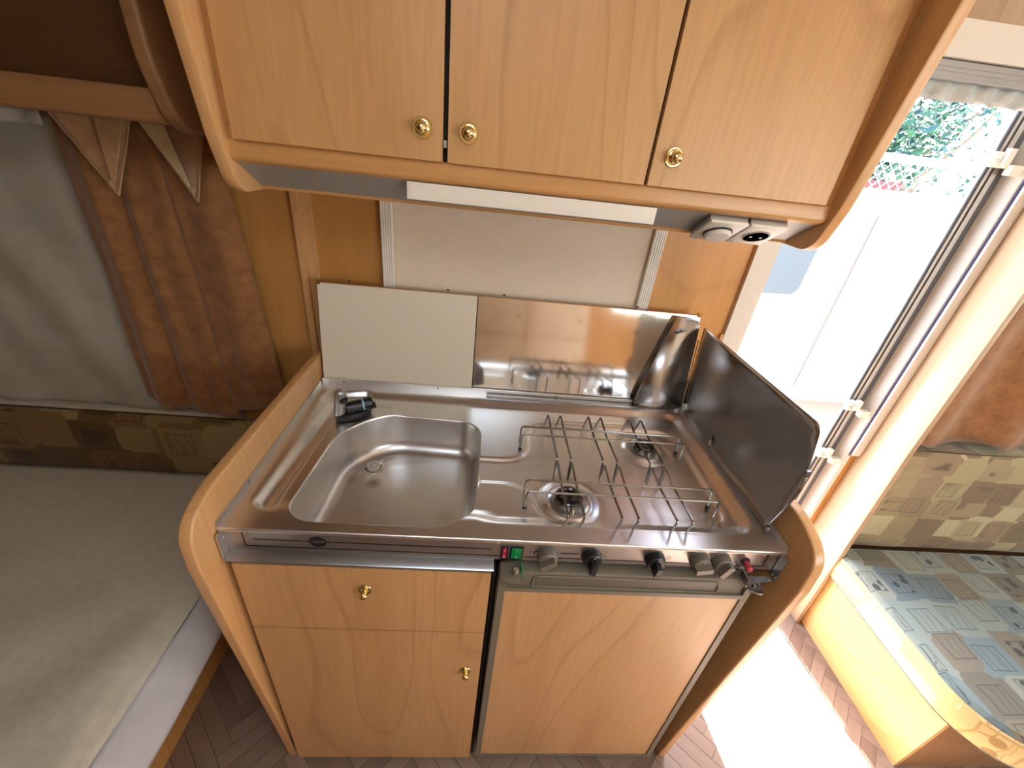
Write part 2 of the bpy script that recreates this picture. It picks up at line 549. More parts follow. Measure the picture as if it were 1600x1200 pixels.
for k, (xa, xb) in enumerate(((-0.14, 0.27), (0.28, 0.68), (0.69, 1.09))):
    for za, zc_ in ((0.05, 0.84), (0.85, ZC - 0.05)):
        e = B().box(xa, xb, -1.169, -1.150, za, zc_, 0.004, 2).build('wardrobe_door', W_WARD, wf)
        B().lathe([(0.013, 0), (0.006, 0.004), (0.005, 0.01), (0.010, 0.016), (0.004, 0.024)], (xb - 0.05, -1.150, za + 0.12 if za > 0.5 else zc_ - 0.12), (0, 1, 0), 16).build('wardrobe_knob', BRASS, e)
w = B()
w.box(XR, XR + 0.03, YF, -1.2, 0, ZC)
w.box(XR, XR + 0.03, -1.2, 0.2, 0, 0.98)
w.box(XR, XR + 0.03, -1.2, 0.2, 1.62, ZC)
w.box(XR, XR + 0.03, 0.2, YW + 0.035, 0, ZC)
w.build('wall_right', W_WALL, kind='structure', loc=(XR, 0, 0))
B().box(XL - 0.03, XL, YF, YW + 0.035, 0, ZC).build('wall_left', W_WALL, kind='structure')
w = B()
hx0, hx1, hy0, hy1 = 0.10, 0.70, -1.05, -0.45
w.box(XL, hx0, YF, YW + 0.035, ZC, ZC + 0.03)
w.box(hx1, XR, YF, YW + 0.035, ZC, ZC + 0.03)
w.box(hx0, hx1, YF, hy0, ZC, ZC + 0.03)
w.box(hx0, hx1, hy1, YW + 0.035, ZC, ZC + 0.03)
w.build('ceiling', CEIL, kind='structure', loc=(0, 0, ZC))

fl = B().box(XL, XR, YF, YW + 0.05, -0.03, -0.003).build('floor', FLOORB, kind='structure', loc=(0.6, -0.4, 0))
# herringbone planks: near ones singly, far ones joined
PL, PW = 0.24, 0.04
plank_me = []
for k in range(3):
    b = B().box(-PL / 2 + 0.0006, PL / 2 - 0.0006, -PW / 2 + 0.0006, PW / 2 - 0.0006, -0.004, 0.0, 0.0005, 1)
    me = bpy.data.meshes.new('plank')
    b.bm.to_mesh(me)
    b.bm.free()
    me.materials.append(PLANK[k])
    plank_me.append(me)
near, far = [], []
C45 = math.sqrt(0.5)
step = PW
for i in range(-140, 160):
    for j in range(-22, 26):
        # herringbone lattice in rotated frame
        u = i * PW + j * PL
        v = i * PW - j * PL
        for ori in (0, 1):
            if ori == 0:
                cu, cv = u + PL / 2, v + PW / 2
            else:
                cu, cv = u + PL + PW / 2 - PL, v + PW + PL / 2
                cu = u + PW / 2
            x = (cu - cv) * C45 + 0.5
            y = (cu + cv) * C45 - 0.6
            if not (XL + 0.1 < x < XR - 0.1 and YF + 0.1 < y < YW - 0.08):
                continue
            rz = math.radians(45 + 90 * ori)
            (near if (-0.45 < x < 1.75 and -0.42 < y < 0.5) else far).append((x, y, rz))
near.sort(key=lambda q: abs(q[1]) + (0 if (q[0] < 0.0 or q[0] > 0.95) else 0.4 if q[1] > 0.03 else 0))
far += near[290:]
near = near[:290]
for k, (x, y, rz) in enumerate(near):
    o = bpy.data.objects.new('plank', random.choice(plank_me))
    o.parent = fl
    o.location = (x - 0.6, y + 0.4, 0)
    o.rotation_euler = (0, 0, rz)
    COL.objects.link(o)
b = B()
for x, y, rz in far:
    c, s = math.cos(rz) * 0.5, math.sin(rz) * 0.5
    L, Wd = PL - 0.0012, PW - 0.0012
    vs = [b.bm.verts.new((x + a * L * c - e * Wd * s, y + a * L * s + e * Wd * c, 0.0)) for a, e in ((-1, -1), (1, -1), (1, 1), (-1, 1))]
    f = b.bm.faces.new(vs)
    f.material_index = random.randrange(3)
b.build('distant_planks', PLANK, fl, kind='stuff')

B().box(-0.046, -0.031, YW - 0.014, YW, 0.80, ZC, 0.005).build('trim_1', W_PANEL, kind='structure')
B().box(-0.0305, -0.006, YW - 0.004, YW, 0.80, ZC, 0.0015).build('trim_2', W_PANEL, kind='structure')

B().box(1.03, 1.676, YW - 0.005, YW, 1.763, ZC - 0.001, 0.001, 1).build('trim_3', W_PART, kind='structure')

# --- kitchen window: ribbed side rails, pleated-off blind
win = bpy.data.objects.new('window_1', None)
win.location = (0.49, YW, 0.9)
win['kind'] = 'structure'
COL.objects.link(win)
for xa, xb in ((0.153, 0.180), (0.803, 0.832)):
    b = B().box(xa, xb, YW - 0.016, YW, 0.86, 1.40, 0.002)
    nr = 5
    for k in range(nr):
        xx = xa + (xb - xa) * (k + 0.5) / nr
        b.box(xx - 0.0011, xx + 0.0011, YW - 0.0175, YW - 0.015, 0.862, 1.398, 0.0005, 1)
    b.build('side_rail', WHITEP, win)
b = B()
b.grid(lambda u, v: Vector((0.178 + 0.627 * u, YW - 0.006 - 0.0015 * noise.noise((u * 5, v * 4, 1)) - 0.001 * math.sin(u * 9 + v * 3), 0.87 + 0.53 * v)), 50, 40)
b.build('blind_fabric', BLIND, win, thick=0.0008)

# --- unseen rear windows and hatch, added to let daylight in: frames and panes
def simple_window(name, axis, x0, x1, z0, z1, pos, t=0.03):
    e = bpy.data.objects.new(name, None)
    e.location = (pos, (x0 + x1) / 2, z0) if axis == 'x' else ((x0 + x1) / 2, pos, z0)
    e['kind'] = 'structure'
    COL.objects.link(e)
    b = B()
    for a0, a1, c0, c1 in ((x0, x1, z0, z0 + t), (x0, x1, z1 - t, z1), (x0, x0 + t, z0 + t, z1 - t), (x1 - t, x1, z0 + t, z1 - t)):
        if axis == 'x':
            b.box(pos - 0.012, pos + 0.02, a0, a1, c0, c1, 0.003)
        else:
            b.box(a0, a1, pos - 0.012, pos + 0.02, c0, c1, 0.003)
    b.build('window_frame', WHITEF, e)
    b = B()
    if axis == 'x':
        b.box(pos + 0.004, pos + 0.008, x0 + t, x1 - t, z0 + t, z1 - t)
    else:
        b.box(x0 + t, x1 - t, pos + 0.004, pos + 0.008, z0 + t, z1 - t)
    b.build('pane', GLASS, e)


simple_window('unseen_window_2', 'y', 1.35, 2.75, 1.02, 1.62, YF - 0.02)
simple_window('unseen_window_3', 'x', -1.2, 0.2, 0.98, 1.62, XR + 0.005)
simple_window('window_4', 'y', 1.90, 3.05, 0.80, 1.42, YW + 0.015)
b = B()
for q in ((hx0, hx1, hy0, hy0 + 0.03), (hx0, hx1, hy1 - 0.03, hy1), (hx0, hx0 + 0.03, hy0 + 0.03, hy1 - 0.03), (hx1 - 0.03, hx1, hy0 + 0.03, hy1 - 0.03)):
    b.box(*q, ZC - 0.008, ZC + 0.04, 0.003)
hatch = b.build('unseen_window_5', WHITEF, kind='structure', loc=(0.40, -0.75, ZC))
B().box(hx0 + 0.03, hx1 - 0.03, hy0 + 0.03, hy1 - 0.03, ZC + 0.02, ZC + 0.025).build('pane', GLASS, hatch)

# --- entrance doorway
door = bpy.data.objects.new('door_1', None)
door.location = (1.35, YW, 0)
door['kind'] = 'structure'
COL.objects.link(door)
b = B()
b.prism([(1.068, YW - 0.012), (1.128, YW - 0.006), (1.132, YW + 0.05), (1.085, YW + 0.05), (1.085, YW), (1.068, YW)], 'z', 0.0, 1.72, 0.002, 1)
b.build('left_jamb', WHITEF, door)
B().box(1.060, 1.070, YW - 0.010, YW, 1.00, 1.075, 0.002).build('strike_cover', W_PANEL, door)
b = B()
b.prism([(1.632, YW + 0.040), (1.636, YW + 0.012), (1.641, YW - 0.002), (1.654, YW - 0.004), (1.657, YW + 0.05), (1.632, YW + 0.05)], 'z', 0.0, 1.72, 0.002, 1)
b.build('right_jamb', WHITEF, door)
B().box(1.130, 1.632, YW - 0.004, YW + 0.05, 1.70, 1.755, 0.003).build('head_jamb', WHITEF, door)
b = B().box(1.066, 1.672, YW - 0.05, YW, 1.704, 1.762, 0.006)
b.build('screen_housing', WHITEF, door)
b = B().box(1.066, 1.672, YW - 0.038, YW, 1.672, 1.702, 0.004)
for k in range(3):
    b.box(1.066, 1.672, YW - 0.041, YW - 0.036, 1.676 + 0.008 * k, 1.679 + 0.008 * k, 0.001, 1)
b.build('screen_rail', SILVERP, door)
b = B()
b.grid(lambda u, v: Vector((1.13 + 0.52 * u, YW - 0.018 + 0.004 * math.sin(u * 62 + 2 * noise.noise((u * 9, v, 0))), 1.640 + 0.034 * v - 0.004 * noise.noise((u * 20, 0, 3)) * (1 - v))), 120, 4)
b.build('gathered_screen', cloth('pale gathered net', srgb(176, 184, 184), srgb(206, 214, 214), 40, bump=0.05, sheen=0), door, thick=0.0008)
# seals and rails on the hinge side
pts = []
for k in range(60):
    z = 0.05 + 1.62 * k / 59
    pts.append((1.578 + 0.0014 * noise.noise((z * 14, 0, 0)), YW + 0.034, z))
B().tube(pts, 0.0045, 8).build('rubber_seal', RUBBER, door)
B().box(1.583, 1.595, YW + 0.036, YW + 0.05, 0.05, 1.68, 0.002).build('aluminium_rail', ALU, door)
B().box(1.595, 1.599, YW + 0.038, YW + 0.05, 0.05, 1.68).build('groove', RUBBER, door)
B().box(1.599, 1.612, YW + 0.034, YW + 0.05, 0.05, 1.68, 0.002).build('aluminium_rail', ALU, door)
B().box(1.612, 1.634, YW + 0.038, YW + 0.05, 0.05, 1.68, 0.001, 1).build('dark_channel', plain('dark channel', srgb(88, 92, 98), 0.3), door)
for zz in (1.55, 0.862, 0.671):
    b = B()
    b.box(1.568, 1.612, YW + 0.018, YW + 0.034, zz - 0.014, zz + 0.018, 0.003)
    b.box(1.585, 1.600, YW + 0.008, YW + 0.020, zz - 0.008, zz + 0.026, 0.002)
    b.box(1.608, 1.640, YW + 0.004, YW + 0.020, zz - 0.028, zz - 0.006, 0.002)
    c = b.build('latch', WHITEP, door)
    B().lathe([(0.0035, 0), (0.0035, 0.0015), (0.001, 0.002)], (1.577, YW + 0.018, zz), (0, -1, 0), 12).build('screw', ALU, c)
B().box(1.645, 1.649, YW - 0.006, YW, 0.69, 1.70).build('dark_line', plain('navy joint', srgb(40, 44, 90), 0.5), door)
B().box(1.649, 1.675, YW - 0.014, YW, 0.695, 1.70, 0.002).build('cover_trim', WHITEF, door)
B().box(1.09, 1.64, YW - 0.01, YW + 0.06, -0.003, 0.012, 0.003).build('threshold', ALU, door)

# ================================================================== BASE CABINET
X0, X1 = -0.004, 0.992
base = thing('kitchen_base_cabinet', 'honey wood kitchen base cabinet with drawer and door below the steel sink', 'cabinet', (0.49, 0.25, 0))


def side_panel(x_in, x_out):
    poly = [(YW - 0.02, 0.0), (0.0, 0.0), (-0.012, 0.20), (-0.056, 0.84), (-0.052, 0.925), (0.02, 0.948), (YW - 0.045, 0.948), (YW - 0.02, 0.94)]
    poly = rpoly(poly, [0, 0, 0.2, 0.05, 0.058, 0.12, 0.004, 0.0], 7)
    a, c = min(x_in, x_out), max(x_in, x_out)
    return B().prism(poly, 'x', a, c, 0.0085, 4)


side_panel(X0, X0 - 0.021).build('side_panel', W_PANEL, base)
side_panel(X1, X1 + 0.021).build('side_panel', W_PANEL, base)
B().box(X0, 0.46, 0.012, 0.03, 0.0, 0.02).build('plinth', W_RAIL, base)
B().box(0.459, 0.4655, 0.006, 0.54, 0.0, 0.78).build('divider', GAP, base)
B().box(0.0, 0.459, 0.50, 0.51, 0.02, 0.78).build('back_board', W_RAIL, base)
B().box(0.0, 0.012, 0.016, 0.04, 0.0, 0.79).build('gap_shade_strip', GAP, base)  # near-black strip painting the shade in the gap left of the door
dr = B().box(0.010, 0.455, -0.012, 0.010, 0.616, 0.800, 0.0045, 3).build('drawer', W_BASE, base)
dd = B().box(0.010, 0.455, -0.012, 0.010, 0.024, 0.611, 0.0045, 3).build('door', W_BASE, base)


def knob(parent, x, y, z, s=1.0):
    """brass rosette and turned knob, axis -y"""
    prof = [(0.0136, 0.0), (0.0146, 0.0015), (0.0138, 0.0032), (0.0118, 0.0030), (0.0080, 0.0040), (0.0050, 0.0070), (0.0048, 0.0100), (0.0062, 0.0125), (0.0082, 0.0145), (0.0086, 0.0165), (0.0078, 0.0190), (0.0052, 0.0212), (0.0015, 0.0222)]
    B().lathe([(r * s, h * s) for r, h in prof], (x, y, z), (0, -1, 0), 28).build('knob', BRASS, parent)


knob(dr, 0.230, -0.012, 0.742, 0.85)
knob(dd, 0.424, -0.012, 0.470, 0.85)
for z in (0.50, 0.10):
    B().box(0.000, 0.010, -0.004, 0.02, z - 0.03, z + 0.03, 0.002).build('hinge', BLACKP, base)
B().lathe([(0.0018, 0), (0.0018, 0.008)], (0.4575, 0.004, 0.11), (0, -1, 0), 8).build('catch_pin', BRASS, base)

# ================================================================== FRIDGE
fr = thing('fridge', 'built-in fridge with taupe frame and honey wood door panel under the hob', 'fridge', (0.71, 0.2, 0))
FX0, FX1, FZ0, FZ1 = 0.469, 0.952, 0.046, 0.806
B().box(FX0 + 0.003, FX1 + 0.02, 0.022, 0.53, 0.03, 0.802, 0.003).build('cabinet_body', FRGREY, fr)
outer = rpoly([(FX0, FZ0), (FX1, FZ0), (FX1, FZ1), (FX0, FZ1)], [0.004, 0.004, 0.02, 0.02], 5)
B().prism(outer, 'y', -0.010, 0.020, 0.003, 2).build('door_slab', FRGREY, fr)
# raised frame lips around the wood panel
b = B()
b.box(FX0 + 0.001, FX0 + 0.014, -0.016, -0.010, FZ0 + 0.001, FZ1 - 0.020, 0.002)
b.box(FX1 - 0.014, FX1 - 0.001, -0.016, -0.010, FZ0 + 0.001, FZ1 - 0.020, 0.002)
b.box(FX0 + 0.014, FX1 - 0.014, -0.016, -0.010, FZ0 + 0.001, FZ0 + 0.009, 0.002)
b.box(FX0 + 0.014, FX1 - 0.014, -0.016, -0.010, 0.756, 0.766, 0.002)
b.build('frame_lip', FRGREY, fr)
B().box(FX0 + 0.0145, FX1 - 0.0145, -0.0135, -0.0095, FZ0 + 0.0095, 0.7558, 0.0008, 1).build('door_panel', W_FRIDGE, fr)
hp = rpoly([(0.532, 0.768), (0.886, 0.768), (0.886, 0.797), (0.532, 0.797)], [0.002, 0.002, 0.014, 0.014], 5)
b = B()
tp = [(x, -0.0115, z) for x, z in hp] + [(hp[0][0], -0.0115, hp[0][1])]
b.tube(tp, 0.0016, 6)
b.build('handle_outline', FRGREY, fr)
B().prism(rpoly([(0.536, 0.769), (0.882, 0.769), (0.882, 0.793), (0.536, 0.793)], [0.002, 0.002, 0.012, 0.012], 5), 'y', -0.0108, -0.0095, 0.0004, 1).build('handle_recess', plain('dark taupe plastic', srgb(98, 92, 82), 0.5), fr)
# hinge blocks
b = B().box(0.470, 0.506, -0.030, 0.0, 0.800, 0.815, 0.003)
b.box(0.474, 0.482, -0.038, -0.028, 0.799, 0.806, 0.002)
hb = b.build('hinge_block', GREYP, fr)
B().lathe([(0.006, 0), (0.006, 0.018), (0.004, 0.021)], (0.495, -0.018, 0.812), (0, -0.35, 1), 14).build('hinge_pin', GREYP, hb)
B().box(0.5065, 0.509, -0.02, -0.002, 0.802, 0.822, 0.0008, 1).build('green_tab', GREEN, hb)
b = B()
b.prism(rpoly([(0.930, -0.034), (0.950, -0.040), (0.958, -0.015), (0.985, -0.012), (0.985, 0.0), (0.925, 0.0)], 0.005, 4), 'z', 0.803, 0.8065, 0.0008, 1)
b.box(0.925, 0.9275, -0.024, 0.0, 0.8065, 0.822, 0.001, 1)
br = b.build('hinge_bracket', CHROME, fr)
B().lathe([(0.005, 0), (0.005, 0.004), (0.003, 0.005)], (0.943, -0.022, 0.8065), (0, 0, 1), 12).build('hinge_screw', CHROME, br)

# ================================================================== SINK AND HOB UNIT
unit = thing('sink_and_hob_unit', 'brushed steel worktop with square sink and two burner hob in one piece', 'sink unit', (0.49, 0.24, 0.79))
ZT = 0.875
WX0, WX1, WY0, WY1 = -0.002, 0.989, 0.0, 0.476


def sd_rbox(P, x0, x1, y0, y1, r):
    c = np.array([(x0 + x1) / 2, (y0 + y1) / 2])
    h = np.array([(x1 - x0) / 2 - r, (y1 - y0) / 2 - r])
    q = np.abs(P - c) - h
    return np.linalg.norm(np.maximum(q, 0), axis=1) + np.minimum(np.max(q, axis=1), 0) - r


def sd_poly(P, poly):
    d = np.full(len(P), 1e9)
    inside = np.zeros(len(P), bool)
    n = len(poly)
    for i in range(n):
        a, b_ = np.array(poly[i]), np.array(poly[(i + 1) % n])
        e, wv = b_ - a, P - a
        t = np.clip((wv @ e) / (e @ e), 0, 1)
        d = np.minimum(d, np.linalg.norm(wv - t[:, None] * e, axis=1))
        cond = (a[1] > P[:, 1]) != (b_[1] > P[:, 1])
        with np.errstate(divide='ignore', invalid='ignore'):
            xi = (b_[0] - a[0]) * (P[:, 1] - a[1]) / (b_[1] - a[1]) + a[0]
        inside ^= cond & (P[:, 0] < xi)
    return np.where(inside, -d, d)


def smin(a, b, k):
    h = np.clip(0.5 + 0.5 * (b - a) / k, 0, 1)
    return b * (1 - h) + a * h - k * h * (1 - h)


def sstep(d, wdt):
    """1 inside, 0 outside, slope of width wdt lying inside the outline"""
    t = np.clip(-d / wdt, 0, 1)
    return t * t * (3 - 2 * t)


BOWL = [(0.082, 0.020), (0.098, 0.275), (0.184, 0.371), (0.424, 0.360), (0.420, 0.018)]


def height(P):
    h = np.zeros(len(P))
    r1 = sd_rbox(P, 0.014, 0.962, 0.034, 0.456, 0.045)
    h -= 0.0110 * sstep(r1, 0.030)
    # land between drainer groove and bowl, carrying the tap
    land = sd_poly(P, [(-0.05, -0.02), (-0.05, 0.40), (0.088, 0.40), (0.150, 0.400), (0.20, 0.400), (0.23, 0.36), (0.3, 0.2), (0.3, -0.02)]) - 0.004
    h += 0.0055 * sstep(land, 0.016) * sstep(r1, 0.030)
    gr = np.full(len(P), 9.0)
    gp = [(0.045, 0.068), (0.062, 0.385), (0.080, 0.425), (0.120, 0.436)]
    for a_, b_ in zip(gp, gp[1:]):
        a_, b_ = np.array(a_), np.array(b_)
        t = np.clip(((P - a_) @ (b_ - a_)) / ((b_ - a_) @ (b_ - a_)), 0, 1)
        gr = np.minimum(gr, np.linalg.norm(P - a_ - t[:, None] * (b_ - a_), axis=1))
    grv = sstep(gr - 0.023, 0.017)
    h = h * (1 - grv) - 0.0160 * grv
    frontl = np.clip((0.075 - P[:, 1]) / 0.035, 0, 1) * np.clip((0.46 - P[:, 0]) / 0.04, 0, 1) * np.clip((P[:, 0] - 0.060) / 0.02, 0, 1)
    base_ = 0.0085 * sstep(r1, 0.020)
    h += frontl * np.maximum(-h, 0) * 0.9 * (1 - grv)
    # hob pan with the overflow neck to the bowl
    hob = sd_rbox(P, 0.530, 0.925, 0.050, 0.378, 0.06)
    neck = sd_rbox(P, 0.40, 0.62, 0.150, 0.232, 0.008)
    hh = smin(hob, neck, 0.075)
    h -= 0.0065 * sstep(hh, 0.012)
    # fine bead line round the hob on the right
    bead = np.abs(sd_rbox(P, 0.516, 0.940, 0.036, 0.392, 0.07)) - 0.0025
    h += 0.0012 * sstep(bead, 0.0025) * (P[:, 0] > 0.6)
    # burner rings
    for bx, by, rr in ((0.603, 0.113, 0.062), (0.815, 0.297, 0.056)):
        d = np.hypot(P[:, 0] - bx, P[:, 1] - by)
        h += 0.005 * np.exp(-((d - rr * 0.72) / 0.007) ** 2)
        h -= 0.004 * sstep(d - rr * 0.55, 0.01)
        h -= 0.0018 * np.exp(-((d - rr * 1.05) / 0.006) ** 2)
    return h


def rounded_ring(poly, RR, d, n=9):
    """outline of the rounded polygon (corner radius R) moved inwards by d; point order is stable"""
    N = len(poly)
    area = sum(poly[i][0] * poly[(i + 1) % N][1] - poly[(i + 1) % N][0] * poly[i][1] for i in range(N))
    s = 1 if area > 0 else -1
    nrm = []
    for i in range(N):
        a, b_ = Vector(poly[i]), Vector(poly[(i + 1) % N])
        e = (b_ - a).normalized()
        nrm.append(Vector((e.y, -e.x)) * s)      # outward
    out = []
    for i in range(N):
        n0, n1 = nrm[i - 1], nrm[i]
        R = RR[i]
        v = Vector(poly[i])
        bis = (n0 + n1)
        cen = v - bis * (R / (1 + n0.dot(n1)))
        a0 = math.atan2(n0.y, n0.x)
        a1 = math.atan2(n1.y, n1.x)
        da = (a1 - a0 + math.pi) % (2 * math.pi) - math.pi
        for k in range(n + 1):
            th = a0 + da * k / n
            rr = max(R - d, 0.0006)
            out.append((cen.x + rr * math.cos(th), cen.y + rr * math.sin(th)))
    # subdivide straight runs
    res = []
    M_ = n + 1
    for i in range(N):
        res += out[i * M_:(i + 1) * M_]
        a, b_ = Vector(out[(i + 1) * M_ - 1]), Vector(out[((i + 1) % N) * M_])
        for k in range(1, 8):
            p = a.lerp(b_, k / 8)
            res.append((p.x, p.y))
    return res


RB = [0.052, 0.13, 0.13, 0.058, 0.085]
cell = 0.0032
rim = rounded_ring(BOWL, RB, 0.0)
gx = np.linspace(WX0, WX1, int((WX1 - WX0) / cell) + 1)
gy = np.linspace(WY0, WY1, int((WY1 - WY0) / cell) + 1)
G = np.array([(x, y) for x in gx for y in gy])
dg = sd_poly(G, rim)
keep = G[dg > cell * 0.45]
pts2 = [Vector(p) for p in rim] + [Vector((float(x), float(y))) for x, y in keep]
nr_ = len(rim)
vo, eo, fo, *_ = delaunay_2d_cdt(pts2, [(i, (i + 1) % nr_) for i in range(nr_)], [], 0, 1e-6)
VO = np.array([(v.x, v.y) for v in vo])
HZ = height(VO)
cent = np.array([VO[list(f)].mean(axis=0) for f in fo])
dc = sd_poly(cent, rim)
faces = [list(f) for f, d in zip(fo, dc) if d > 0]
b = B()
bv = [b.bm.verts.new((VO[i][0], VO[i][1], ZT + HZ[i])) for i in range(len(VO))]
for f in faces:
    try:
        b.bm.faces.new([bv[i] for i in f])
    except ValueError:
        pass
bmesh.ops.delete(b.bm, geom=[v for v in b.bm.verts if not v.link_faces], context='VERTS')
bmesh.ops.recalc_face_normals(b.bm, faces=b.bm.faces)
if sum(f.normal.z for f in list(b.bm.faces)[:200]) < 0:
    bmesh.ops.reverse_faces(b.bm, faces=b.bm.faces)
# turned-down front lip
lip = [(WX0, WY0), (WX1, WY0)]
nz = 60
prof = [(0.0, 0.0), (-0.0012, -0.0006), (-0.0018, -0.002), (-0.0018, -0.0070), (0.0, -0.0075), (0.004, -0.0075)]
rows = [[b.bm.verts.new((WX0 + (WX1 - WX0) * i / nz, WY0 + dy, ZT + dz)) for dy, dz in prof] for i in range(nz + 1)]
for i in range(nz):
    for j in range(len(prof) - 1):
        b.bm.faces.new((rows[i][j], rows[i][j + 1], rows[i + 1][j + 1], rows[i + 1][j]))
b.build('worktop', STEEL, unit, angle=60)

# bowl as nested rings
b = B()
DEPTH = 0.098
profile = [(0.0, 0.0), (0.0012, -0.0006), (0.0024, -0.0022), (0.003, -0.005)]
for k in range(1, 7):
    profile.append((0.003 + 0.0085 * k / 6, -0.005 - (DEPTH - 0.005 - 0.030) * k / 6))
cx_, cz_ = 0.0115 + 0.030, -(DEPTH - 0.030)
for k in range(1, 9):
    a = math.pi / 2 * k / 8
    profile.append((cx_ - 0.030 * math.cos(a), cz_ - 0.030 * math.sin(a)))
rimz = ZT + height(np.array(rim))
rings = []
for d, z in profile:
    rg = rounded_ring(BOWL, RB, d)
    rings.append([b.bm.verts.new((p[0], p[1], (rimz[i] if d == 0 else (rimz[i] + z if z > -0.01 else ZT - 0.006 + z)))) for i, p in enumerate(rg)])
last = rounded_ring(BOWL, RB, profile[-1][0])
DR = Vector((0.172, 0.285))
zb = ZT - 0.006 - DEPTH
nl = 14
for k in range(1, nl + 1):
    t = k / nl
    rg = []
    for p in last:
        v = Vector(p)
        dr_ = (v - DR)
        tgt = DR + dr_.normalized() * 0.024
        q = v.lerp(tgt, t)
        rg.append(b.bm.verts.new((q.x, q.y, zb - 0.003 * t - (0.0015 if k == nl else 0))))
    rings.append(rg)
n = len(rings[0])
for a, c in zip(rings, rings[1:]):
    for i in range(n):
        b.bm.faces.new((a[i], a[(i + 1) % n], c[(i + 1) % n], c[i]))
b.bm.faces.new(rings[-1])
bmesh.ops.recalc_face_normals(b.bm, faces=b.bm.faces)
bowl = b.build('sink_bowl', STEEL_B, unit, angle=60)
dz = zb - 0.0045
B().lathe([(0.0245, 0.0), (0.0245, 0.0018), (0.021, 0.0024), (0.019, 0.0008), (0.0175, 0.0)], (DR.x, DR.y, dz + 0.0005), (0, 0, 1), 32, True, True).build('drain_ring', STEEL, bowl)
b = B().lathe([(0.0165, 0.0), (0.0165, 0.006), (0.0150, 0.0085), (0.006, 0.0095)], (DR.x, DR.y, dz + 0.0005), (0, 0, 1), 28)
pg = b.build('drain_plug', WHITEL, bowl)
b = B()
b.tube([(DR.x + 0.004 + 0.0085 * math.cos(a), DR.y - 0.005 + 0.0085 * math.sin(a), dz + 0.0115) for a in [2 * math.pi * k / 20 for k in range(21)]], 0.0014, 6)
b.build('pull_ring', SILVERP, pg)
B().lathe([(0.004, 0), (0.004, 0.003), (0.002, 0.0035)], (0.330, 0.075, zb - 0.001), (0, 0, 1), 8).build('crumb', GAP, bowl) if False else None

# upturned flanges left, right and back
for xa, xb in ((WX0 - 0.0015, WX0 + 0.0005), (WX1 - 0.0005, WX1 + 0.0015)):
    B().box(xa, xb, 0.0, 0.47, ZT - 0.015, ZT + 0.011, 0.0005, 1).build('side_flange', STEEL, unit)
b = B().box(WX0, WX1, 0.4755, 0.478, ZT - 0.01, ZT + 0.017, 0.0006, 1)
b.build('back_flange', STEEL, unit)
for x, y in ((0.0, 0.10), (0.0, 0.40)):
    B().lathe([(0.0035, 0), (0.003, 0.0015), (0.001, 0.002)], (x, y, ZT + 0.006), (1, 0, 0), 10).build('flange_screw', CHROME, unit)
for x in (0.055, 0.30, 0.62):
    B().lathe([(0.0022, 0), (0.002, 0.001)], (x, 0.4755, ZT + 0.010), (0, -1, 0), 8).build('rivet', BLACKP, unit)
B().box(0.43, 0.845, 0.4585, 0.4725, ZT + 0.0005, ZT + 0.006, 0.0028, 3).build('bright_rear_strip', CHROME, unit)

# burners
for bx, by, s in ((0.603, 0.113, 1.0), (0.815, 0.297, 0.86)):
    hz = ZT - 0.020
    e = B().lathe([(0.038 * s, 0), (0.036 * s, 0.004), (0.028 * s, 0.0055), (0.026 * s, 0.012), (0.026 * s, 0.016)], (bx, by, hz), (0, 0, 1), 32).build('burner', plain('burner alloy', srgb(150, 146, 138), 0.35, 0.9), unit)
    b = B()
    pr = [(0.0265 * s, 0.0), (0.0275 * s, 0.0015), (0.0275 * s, 0.004), (0.025 * s, 0.0065), (0.0185 * s, 0.0075), (0.0165 * s, 0.0055), (0.009 * s, 0.0048), (0.002 * s, 0.0046)]
    b.lathe(pr, (bx, by, hz + 0.016), (0, 0, 1), 36)
    b.build('burner_cap', BLACKE, e)
    for k in range(24):
        a = 2 * math.pi * k / 24
        if k % 3 == 0:
            B().box(bx + 0.0262 * s * math.cos(a) - 0.0012, bx + 0.0262 * s * math.cos(a) + 0.0012, by + 0.0262 * s * math.sin(a) - 0.0012, by + 0.0262 * s * math.sin(a) + 0.0012, hz + 0.007, hz + 0.0155).build('flame_port', BLACKE, e)
    B().tube([(bx + 0.004, by - 0.033 * s, hz + 0.002), (bx + 0.004, by - 0.033 * s, hz + 0.014)], [0.0028, 0.0018], 8).build('igniter', WHITEP, e)

# control fascia
FY = 0.006
fas = B().box(0.0005, 0.986, FY, FY + 0.002, 0.816, 0.868, 0.0004, 1).build('control_fascia', STEEL_F, unit)
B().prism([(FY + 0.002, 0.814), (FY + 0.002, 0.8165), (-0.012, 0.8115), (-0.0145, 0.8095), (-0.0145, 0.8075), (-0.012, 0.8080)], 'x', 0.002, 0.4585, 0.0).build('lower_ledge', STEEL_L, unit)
B().box(0.468, 0.984, FY + 0.010, FY + 0.014, 0.800, 0.8165).build('recess_shade_panel', BLACKP, unit)  # black panel standing in for the shade in the gap above the fridge
for s_, xa in ((1, -0.0015), (-1, 0.9875)):
    e = B().box(xa, xa + 0.003, -0.012, FY + 0.012, 0.806, 0.866, 0.0008, 1).build('end_bracket', STEEL, unit)
    xs = xa + 0.003 if s_ > 0 else xa
    for zz, yy in ((0.848, 0.003), (0.812, -0.001)):
        B().lathe([(0.0024, 0), (0.0022, 0.001), (0.001, 0.0016)], (xs, yy, zz), (s_, 0, 0), 10).build('rivet', SILVERP, e)
for x in (0.047, 0.461, 0.948):
    B().lathe([(0.0036, 0), (0.0034, 0.001), (0.0012, 0.0018)], (x, -0.0018, ZT - 0.0065), (0, -1, 0), 12).build('lip_screw', SILVERP, unit)
